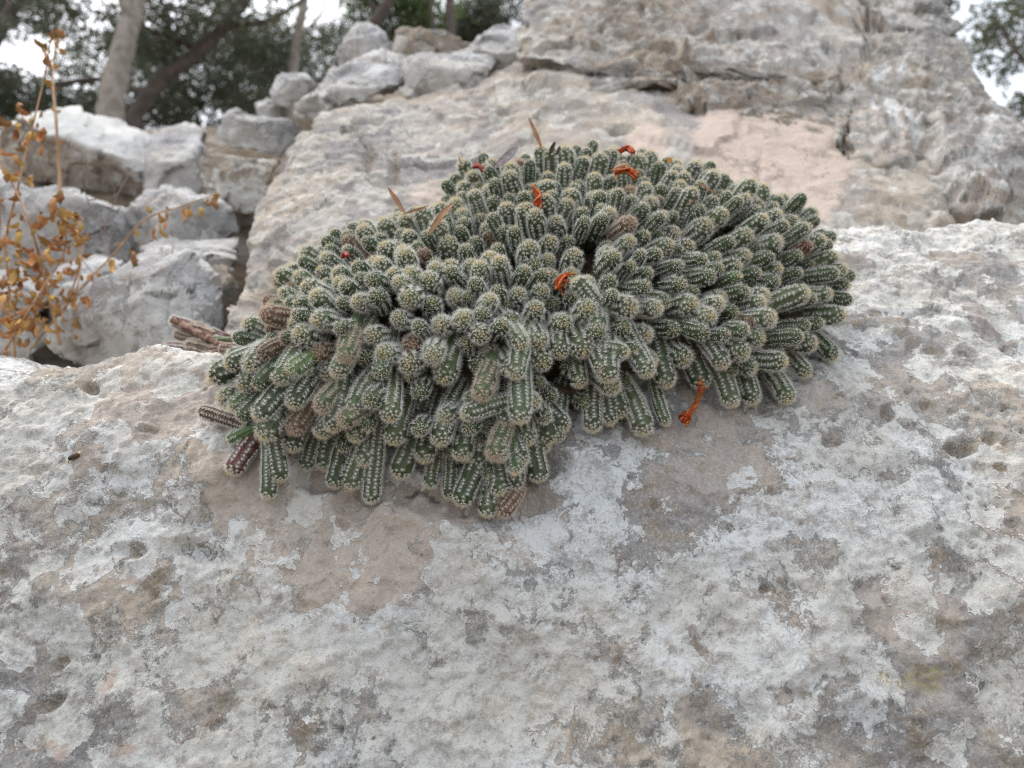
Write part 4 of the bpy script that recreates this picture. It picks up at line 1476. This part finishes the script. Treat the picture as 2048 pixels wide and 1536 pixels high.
M_tan = simple_mat('dry_leaf_tan', (0.40, 0.235, 0.125), 0.6, vcol=(0.30, 0.16, 0.085), nscale=120, bump=0.0006)
M_lilac = simple_mat('dry_leaf_grey', (0.42, 0.37, 0.38), 0.7, vcol=(0.28, 0.23, 0.23), nscale=300, bump=0.0006)
M_black = simple_mat('dry_leaf_dark', (0.035, 0.025, 0.02), 0.6, vcol=(0.08, 0.05, 0.04), nscale=150)
M_orange = simple_mat('dry_leaf_orange', (0.52, 0.23, 0.045), 0.6, vcol=(0.42, 0.16, 0.035), nscale=150)
camdir = np.array([0, -1.0, 0.1])
for (p1, p2, wpx, mat, curl, fold, roll, lab) in [
    ((1086, 304), (1055, 238), 15, M_tan, 0.25, 0.7, 0.5, 'tan narrow dry leaf standing upright behind the top of the cactus'),
    ((815, 432), (774, 379), 15, M_tan, 0.5, 0.6, 0.4, 'tan dry leaf sticking up at the upper left edge of the cactus'),
    ((856, 476), (906, 400), 17, M_tan, -0.5, 0.5, -0.2, 'pinkish tan dry leaf lying across stems on the upper left slope'),
    ((985, 340), (1036, 294), 19, M_lilac, 0.1, 0.3, 0.3, 'pale lilac grey leaf lying at the top edge of the cactus'),
    ((1098, 312), (1108, 284), 11, M_black, 0.8, 0.6, 0.5, 'blackish curled leaf scrap beside the upright tan leaf'),
    ((1112, 312), (1121, 291), 9, M_black, -0.4, 0.6, 0.3, 'smaller blackish leaf scrap at the top edge right of the curled one'),
    ((926, 338), (916, 314), 5, M_tan, 0.4, 0.6, 0.4, 'tiny thin tan leaf at the upper left corner of the cactus top'),
    ((1393, 364), (1436, 389), 5, M_tan, 0.2, 0.5, 0.2, 'thin straw lying straight across stems at upper right'),
    ((1372, 410), (1392, 398), 5, M_tan, 1.6, 0.5, 0.2, 'short curled straw below the straight straw'),
    ((1336, 326), (1342, 316), 11, M_orange, 0.3, 0.3, 0.2, 'tiny orange leaf fragment at the top right edge of the cactus'),
    ((800, 430), (858, 412), 6, M_tan, 0.3, 0.5, 0.3, 'thin brown dry leaf lying flat at the foot of the upright left leaf'),
]:
    a = on_dome(p1[0], p1[1], 0.009)
    uvd = a[1] - 0.003
    e = at(p2[0], p2[1], uvd + (0.004 if p2[1] < p1[1] else 0.0))
    L = float(np.linalg.norm(e - a))
    me = blade(L, wpx * a[1] / FPX, curl, fold, seed=int(p1[0])).mesh('fallen_leaf', [mat])
    o = thing('fallen_leaf', me, lab, 'dry leaf', 'dry leaves and straws caught on the cactus')
    o.matrix_world = lay(me, a, e, camdir, roll)

# the dark pellet on the rock at left
p = hit_front(150, 916, bvh)
th_ = np.linspace(0, np.pi, 12)
pp = np.stack([np.cos(th_) * 0.0036, 0 * th_, 0 * th_], axis=1)
V, F = tube(pp, np.maximum(0.0019 * np.sin(th_) ** 0.7 * (1 + 0.15 * np.cos(th_)), 0.0001), 12, 0.06, 4, 0.0002)
b = Bag(); b.add(V, F)
M_husk = simple_mat('dark_husk', (0.022, 0.015, 0.012), 0.35, vcol=(0.10, 0.05, 0.025), nscale=260, bump=0.0004, spec=0.5)
M_cream = simple_mat('cream_husk', (0.62, 0.50, 0.33), 0.7)
pel = thing('seed_husk', b.mesh('seed_husk', [M_husk]), 'small blackish brown husk with a cream tip on the rock left of the cactus', 'seed husk')
nf = np.array([0, -0.85, 0.5])
e = p + np.array([0.0045, 0.001, 0.003])
pel.matrix_world = lay(None, p + nf * 0.0017, e + nf * 0.0017, nf)
V, F = tube(np.stack([np.linspace(0.0026, 0.0043, 6), np.zeros(6), np.full(6, 0.0003)], axis=1), 0.0011 * np.sin(np.linspace(0.5, 2.6, 6)), 8, 0.1, 3, 0.0001)
b = Bag(); b.add(V, F)
link('cream_tip', b.mesh('cream_tip', [M_cream]), pel)
V, F = tube(np.stack([np.linspace(-0.003, -0.0048, 5), np.linspace(0, -0.001, 5), np.linspace(-0.0008, -0.0016, 5)], axis=1), 0.0002, 5)
b = Bag(); b.add(V, F)
link('bristle', b.mesh('bristle', [M_husk]), pel)

# ------------------------------------------------------------------ the dry plant with orange leaves at left
M_dstem = simple_mat('dry_stem', (0.30, 0.15, 0.07), 0.7, vcol=(0.40, 0.26, 0.15), nscale=90)
M_dleaf = simple_mat('dry_orange_leaf', (0.50, 0.29, 0.105), 0.7, vcol=(0.36, 0.19, 0.065), nscale=90, objvar=0.35)
rs_ = np.random.RandomState(77)


def leaf_mesh(seed):
    r = np.random.RandomState(seed)
    n = 6
    u = np.linspace(0, 1, n)
    V = []
    for side in (0, 1):
        for k in range(n):
            w = 0.24 * math.sin(math.pi * min(1, u[k] * 0.9 + 0.07)) ** 0.8
            for t_ in (-1, 0, 1):
                cur = 1.6 * (u[k] - 0.3) ** 2
                V.append((u[k] * (1 - 0.3 * u[k]), t_ * w * (1 - 0.3 * abs(math.sin(3 * u[k]))), cur * 0.6 + abs(t_) * w * 0.8 - 0.02 * side))
    V = np.array(V)
    V += r.normal(size=V.shape) * 0.035 * np.array([1, 1, 1.6])
    V[n * 3:] = V[:n * 3] - np.array([0, 0, 0.02])
    F = []
    for side in (0, 1):
        for k in range(n - 1):
            for j in (0, 1):
                f = (side * n * 3 + k * 3 + j, side * n * 3 + k * 3 + j + 1, side * n * 3 + (k + 1) * 3 + j + 1, side * n * 3 + (k + 1) * 3 + j)
                F.append(f if not side else f[::-1])
    b = Bag(); b.add(V, F)
    return b.mesh('leaf', [M_dleaf])


LEAF = [leaf_mesh(k) for k in range(6)]


def dry_plant(label, stems, leaf_every, leaf_size, extra_clusters=(), mat=M_dstem):
    root_p = at(*stems[0][0][0], stems[0][1])
    root_p = np.array([root_p[0], root_p[1], root_p[2]])
    root = bpy.data.objects.new('dry_plant', None)
    COL.objects.link(root)
    root.location = root_p
    root['label'] = label
    root['category'] = 'plant'
    spots = []
    for pix, y, r0, leafy in stems:
        P = spline([at(px, py, y + 0.02 * math.sin(k * 1.9 + pix[0][0])) for k, (px, py) in enumerate(pix)], 8 * len(pix))
        V, F = tube(P - root_p, np.linspace(r0, r0 * 0.45, len(P)), 6, 0.05, 3, r0 * 0.3)
        b = Bag(); b.add(V, F)
        link('stem', b.mesh('stem', [mat]), root)
        if leafy:
            n = max(2, int(len(P) * leaf_every * leafy))
            for k in range(n):
                q = P[rs_.randint(int(len(P) * 0.1), len(P))]
                spots.append(q + rs_.normal(size=3) * leaf_size * 0.45)
    for (px, py, y, rad, n) in extra_clusters:
        for k in range(int(n * 1.35)):
            spots.append(at(px + rs_.normal() * rad, py + rs_.normal() * rad, y + rs_.normal() * 0.025))
    for q in spots:
        o = bpy.data.objects.new('leaf', LEAF[rs_.randint(6)])
        COL.objects.link(o)
        o.parent = root
        sc = leaf_size * rs_.uniform(0.6, 1.3)
        o.matrix_basis = Matrix.Translation(Vector(q - root_p)) @ Matrix.Rotation(rs_.uniform(0, 6.28), 4, 'Z') @ Matrix.Rotation(rs_.uniform(0.2, 2.2), 4, 'Y') @ Matrix.Scale(sc, 4)
    return root


dry_plant('withered plant with curled orange leaves in front of the rocks at left', [
    ([(30, 720), (20, 600), (12, 480), (35, 380), (55, 290), (85, 170), (105, 60)], 0.78, 0.0016, 1.0),
    ([(120, 690), (90, 560), (60, 450), (20, 360), (-30, 300)], 0.76, 0.0016, 0.9),
    ([(10, 700), (70, 600), (130, 500), (120, 430), (100, 400)], 0.74, 0.0013, 0.8),
    ([(60, 700), (150, 590), (230, 505), (290, 440), (370, 410), (440, 385)], 0.80, 0.0013, 0.35),
    ([(0, 640), (60, 620), (140, 600), (160, 540), (165, 480)], 0.77, 0.0012, 0.7),
    ([(-20, 700), (-10, 560), (0, 430), (-10, 300)], 0.75, 0.0014, 1.0),
    ([(130, 620), (160, 520), (140, 460), (135, 440)], 0.79, 0.0010, 0.6),
], 0.55, 0.0165, [(15, 250, 0.78, 22, 8), (60, 270, 0.78, 16, 6), (30, 560, 0.77, 50, 46), (110, 480, 0.78, 38, 22), (90, 600, 0.78, 45, 36), (140, 440, 0.79, 14, 8), (375, 415, 0.80, 8, 3), (320, 450, 0.80, 12, 5), (430, 395, 0.80, 9, 3), (265, 510, 0.80, 10, 4), (25, 650, 0.76, 34, 20)])
dry_plant('tall single tan stalk with few shrivelled leaves rising behind the orange plant', [
    ([(120, 400), (118, 330), (112, 240), (105, 150), (112, 80)], 0.98, 0.0026, 0.5),
], 0.35, 0.019, [(115, 70, 0.98, 10, 5), (100, 100, 0.98, 10, 4)], simple_mat('dry_pale_stalk', (0.42, 0.27, 0.16), 0.7))
dry_plant('bare thin grey twigs without leaves in front of the brown slab', [
    ([(225, 560), (205, 470), (175, 400), (168, 345), (190, 310)], 0.86, 0.0009, 0), ([(205, 470), (235, 390), (270, 330)], 0.86, 0.0008, 0), ([(175, 400), (230, 390), (200, 330)], 0.86, 0.0007, 0), ([(330, 560), (345, 500), (350, 470)], 0.86, 0.0008, 0), ([(225, 560), (180, 540), (150, 480), (165, 470)], 0.86, 0.0008, 0)
], 0.0, 0.01, (), simple_mat('grey_twig', (0.20, 0.15, 0.13), 0.8))

# ------------------------------------------------------------------ trees behind
M_bark_pale = simple_mat('bark_pale', (0.30, 0.265, 0.225), 0.9, vcol=(0.20, 0.17, 0.14), nscale=14, bump=0.01)
M_bark_dark = simple_mat('bark_dark', (0.075, 0.062, 0.055), 0.9, vcol=(0.12, 0.095, 0.078), nscale=16, bump=0.012)


def leaf_mat(name, a, b, cc):
    t = NT(name)
    c = t.coord()
    col = t.mix(t.step(t.noise(c, 2.2, 4, 0.6), 0.38, 0.62), a, b)
    col = t.mix(t.step(t.noise(c, 9.0, 3, 0.6), 0.57, 0.68), col, cc)
    t.put(t.b.inputs['Base Color'], col)
    t.b.inputs['Roughness'].default_value = 0.5
    t.b.inputs['Transmission Weight'].default_value = 0.0
    tr = t.n('BsdfTranslucent')
    t.put(tr.inputs[0], col)
    ms = t.n('MixShader')
    ms.inputs[0].default_value = 0.3
    t.t.links.new(t.b.outputs[0], ms.inputs[1])
    t.t.links.new(tr.outputs[0], ms.inputs[2])
    t.t.links.new(ms.outputs[0], t.out.inputs[0])
    return t.m


M_leaf_dark = leaf_mat('foliage_dark', (0.085, 0.11, 0.07), (0.125, 0.145, 0.095), (0.18, 0.15, 0.11))
M_leaf_mid = leaf_mat('foliage_green', (0.085, 0.14, 0.05), (0.13, 0.20, 0.06), (0.16, 0.18, 0.06))
M_leaf_olive = leaf_mat('foliage_olive', (0.10, 0.125, 0.075), (0.12, 0.145, 0.085), (0.16, 0.14, 0.08))


def leaves(blobs, seed, size, thresh=-0.05, freq=2.4):
    """blobs: (centre, radius vector, count). Small two-triangle leaves in clumps, thinned by noise so that sky shows between."""
    r = np.random.RandomState(seed)
    pts_ = []
    for c, rad, n in blobs:
        q = r.normal(size=(n, 3))
        q /= np.linalg.norm(q, axis=1)[:, None]
        q = q * (r.rand(n, 1) ** 0.42)
        pts_.append(np.asarray(c) + q * np.asarray(rad))
    P = np.concatenate(pts_)
    keep = fbm(P, freq, 3, 0.6, off=seed * 1.7) > thresh
    P = P[keep]
    P = np.concatenate([P, (P + r.normal(size=P.shape) * 0.06)[r.rand(len(P)) < 0.12]])
    n = len(P)
    a = r.normal(size=(n, 3)); a /= np.linalg.norm(a, axis=1)[:, None]
    b = np.cross(a, r.normal(size=(n, 3))); b /= np.linalg.norm(b, axis=1)[:, None]
    s = size * r.uniform(0.6, 1.4, size=(n, 1))
    V = np.stack([P - a * s, P + b * s * 0.38 + np.cross(a, b) * s * 0.12, P + a * s, P - b * s * 0.38 + np.cross(a, b) * s * 0.12], axis=1).reshape(-1, 3)
    F = np.arange(4 * n).reshape(n, 4)
    return V, F


def tree(name, label, trunk, limbs, blobs, bark, leafm, seed, size=0.034, thresh=-0.10, freq=2.8):
    """trunk and limbs: ([(px, py, y), ...], base radius, tip radius); blobs: (px, py, y, (rx, ry, rz), count)."""
    P = [at(*q) for q in trunk[0]]
    foot = np.array([P[0][0], P[0][1], float(ground_z(0, P[0][1])) - 0.1])
    P = [foot + (P[0] - foot) * f for f in (0.0, 0.5)] + P
    pts_ = spline(P, 30)
    root = bpy.data.objects.new(name, None)
    COL.objects.link(root)
    root.location = foot
    root['label'] = label
    root['category'] = 'tree'
    root['group'] = 'trees behind the rocks'
    V, F = tube(pts_ - foot, np.linspace(trunk[1], trunk[2], 30) * (1 + 0.25 * np.exp(-np.arange(30) / 3.0)), 14, 0.06, 3, trunk[1] * 0.25)
    b = Bag(); b.add(V, F)
    link('trunk', b.mesh('trunk', [bark]), root)
    for q, r0, r1 in limbs:
        pl = spline([at(*z) for z in q], 20)
        V, F = tube(pl - foot, np.linspace(r0, r1, 20), 9, 0.06, 3, r0 * 0.3)
        b = Bag(); b.add(V, F)
        link('branch', b.mesh('branch', [bark]), root)
    bl = [(at(px, py, y), rad, n) for px, py, y, rad, n in blobs]
    V, F = leaves(bl, seed, size, thresh, freq)
    me = mesh_from('crown', V - foot, F, [leafm], smooth_shade=False)
    link('crown', me, root)
    return root


tree('tree', 'tree with a pale leaning trunk rising behind the big brown slab at left',
     ([(215, 260, 5.0), (232, 150, 5.05), (255, 60, 5.1), (280, -40, 5.2), (330, -220, 5.4)], 0.105, 0.06),
     [([(205, 260, 5.0), (212, 200, 5.02), (222, 160, 5.05)], 0.05, 0.03), ([(262, 40, 5.1), (220, -60, 5.0), (150, -180, 4.9)], 0.05, 0.02), ([(280, -40, 5.2), (420, -150, 5.3)], 0.05, 0.02)],
     [(200, -40, 5.6, (1.1, 0.8, 0.55), 5200), (420, -60, 5.8, (0.9, 0.8, 0.5), 3600), (60, 20, 6.0, (0.6, 0.7, 0.22), 1500), (330, 100, 6.4, (0.55, 0.5, 0.3), 1500)], M_bark_pale, M_leaf_dark, 1)
tree('tree', 'dark trunk leaning to the right across the dense foliage at upper left',
     ([(270, 230, 6.0), (320, 165, 6.05), (400, 100, 6.1), (450, 50, 6.2), (500, -20, 6.3), (600, -180, 6.5)], 0.072, 0.05),
     [([(400, 100, 6.1), (330, 70, 6.0), (270, 60, 6.0)], 0.035, 0.015), ([(300, 190, 6.0), (200, 160, 6.2), (100, 170, 6.3)], 0.04, 0.015), ([(450, 50, 6.2), (540, 40, 6.2), (620, -10, 6.3)], 0.035, 0.015)],
     [(420, 190, 7.2, (0.85, 0.6, 0.45), 4600), (150, 210, 7.0, (0.9, 0.6, 0.30), 4200), (480, 70, 7.0, (0.6, 0.6, 0.32), 2400), (20, 190, 7.2, (0.4, 0.6, 0.18), 1300), (600, 130, 7.4, (0.5, 0.5, 0.35), 2000), (300, 150, 7.3, (0.4, 0.4, 0.4), 1500), (350, 240, 8.0, (1.6, 0.5, 0.30), 6500), (280, 120, 8.6, (1.1, 0.5, 0.35), 4200), (60, 230, 8.6, (0.8, 0.5, 0.3), 3000), (520, 120, 9.0, (0.8, 0.5, 0.4), 3000), (560, 190, 8.5, (0.9, 0.5, 0.30), 3500)], M_bark_dark, M_leaf_dark, 2, thresh=-0.12)
tree('tree', 'thin pale trunk behind the stone row with yellow green leaves around it',
     ([(585, 160, 7.0), (592, 80, 7.0), (605, 20, 7.0), (612, -60, 7.1)], 0.06, 0.04),
     [([(592, 80, 7.0), (640, 30, 7.0), (660, -20, 7.0)], 0.02, 0.01)],
     [(540, 110, 8.4, (0.7, 0.5, 0.45), 2600), (620, -90, 7.6, (0.7, 0.5, 0.30), 2000), (680, 100, 8.6, (0.7, 0.5, 0.35), 2600), (760, 90, 9.5, (0.9, 0.5, 0.3), 2800)], M_bark_pale, M_leaf_dark, 3)
tree('tree', 'slanting trunk with fresh green leaves above the upright white stone',
     ([(735, 70, 8.0), (760, 30, 8.0), (790, -20, 8.0), (850, -120, 8.1)], 0.08, 0.05),
     [([(760, 30, 8.0), (720, -20, 8.0)], 0.03, 0.015)],
     [(800, 10, 9.0, (0.85, 0.6, 0.32), 7000), (740, -60, 9.2, (0.6, 0.6, 0.3), 2600)], M_bark_dark, M_leaf_mid, 4, thresh=-0.15)
tree('tree', 'dark upright trunk right of the angular block below the jutting boulder',
     ([(902, 70, 8.5), (900, 10, 8.5), (895, -80, 8.5)], 0.07, 0.05),
     [([(867, 60, 8.4), (862, 0, 8.4), (850, -60, 8.4)], 0.03, 0.02)],
     [(950, 50, 9.8, (0.75, 0.5, 0.40), 5200), (1010, 10, 9.6, (0.5, 0.5, 0.4), 3000), (880, 60, 10.0, (0.8, 0.5, 0.35), 4400), (1000, 90, 10.0, (0.8, 0.5, 0.3), 2600)], M_bark_dark, M_leaf_dark, 5)
tree('tree', 'airy olive green tree against the sky at the right edge',
     ([(2090, 330, 6.5), (2080, 150, 6.5), (2060, 20, 6.5), (2040, -100, 6.6)], 0.08, 0.05),
     [([(2080, 150, 6.5), (2030, 100, 6.5), (1990, 40, 6.5)], 0.03, 0.01)],
     [(2010, 70, 6.8, (0.42, 0.5, 0.50), 2300), (2060, 190, 6.8, (0.35, 0.5, 0.45), 1600), (2120, 0, 6.8, (0.6, 0.5, 0.6), 2400), (2040, 300, 7.0, (0.25, 0.4, 0.2), 500)], M_bark_dark, M_leaf_olive, 6, thresh=0.0)
tree('tree', 'small green crown showing over the top of the jutting boulder at right',
     ([(1800, 200, 8.0), (1830, 60, 8.0), (1860, -60, 8.0)], 0.08, 0.05), [([(1830, 60, 8.0), (1880, -20, 8.0)], 0.03, 0.015)],
     [(1875, -10, 8.2, (0.35, 0.4, 0.30), 1500), (1800, -160, 8.2, (0.9, 0.6, 0.5), 2500)], M_bark_dark, M_leaf_olive, 7, thresh=-0.1)
tree('tree', 'dark leafy tree at the far left edge beyond the dry plant',
     ([(-60, 260, 6.5), (-30, 120, 6.5), (20, 20, 6.5), (50, -80, 6.5)], 0.09, 0.05), [([(-30, 120, 6.5), (20, 170, 6.6), (60, 190, 6.8)], 0.03, 0.015)],
     [(20, 15, 6.8, (0.5, 0.5, 0.22), 2200), (-60, 180, 6.8, (0.4, 0.4, 0.35), 1500), (60, -60, 7.2, (0.8, 0.5, 0.25), 2400), (110, 250, 7.5, (0.8, 0.5, 0.2), 2600)], M_bark_dark, M_leaf_dark, 8)
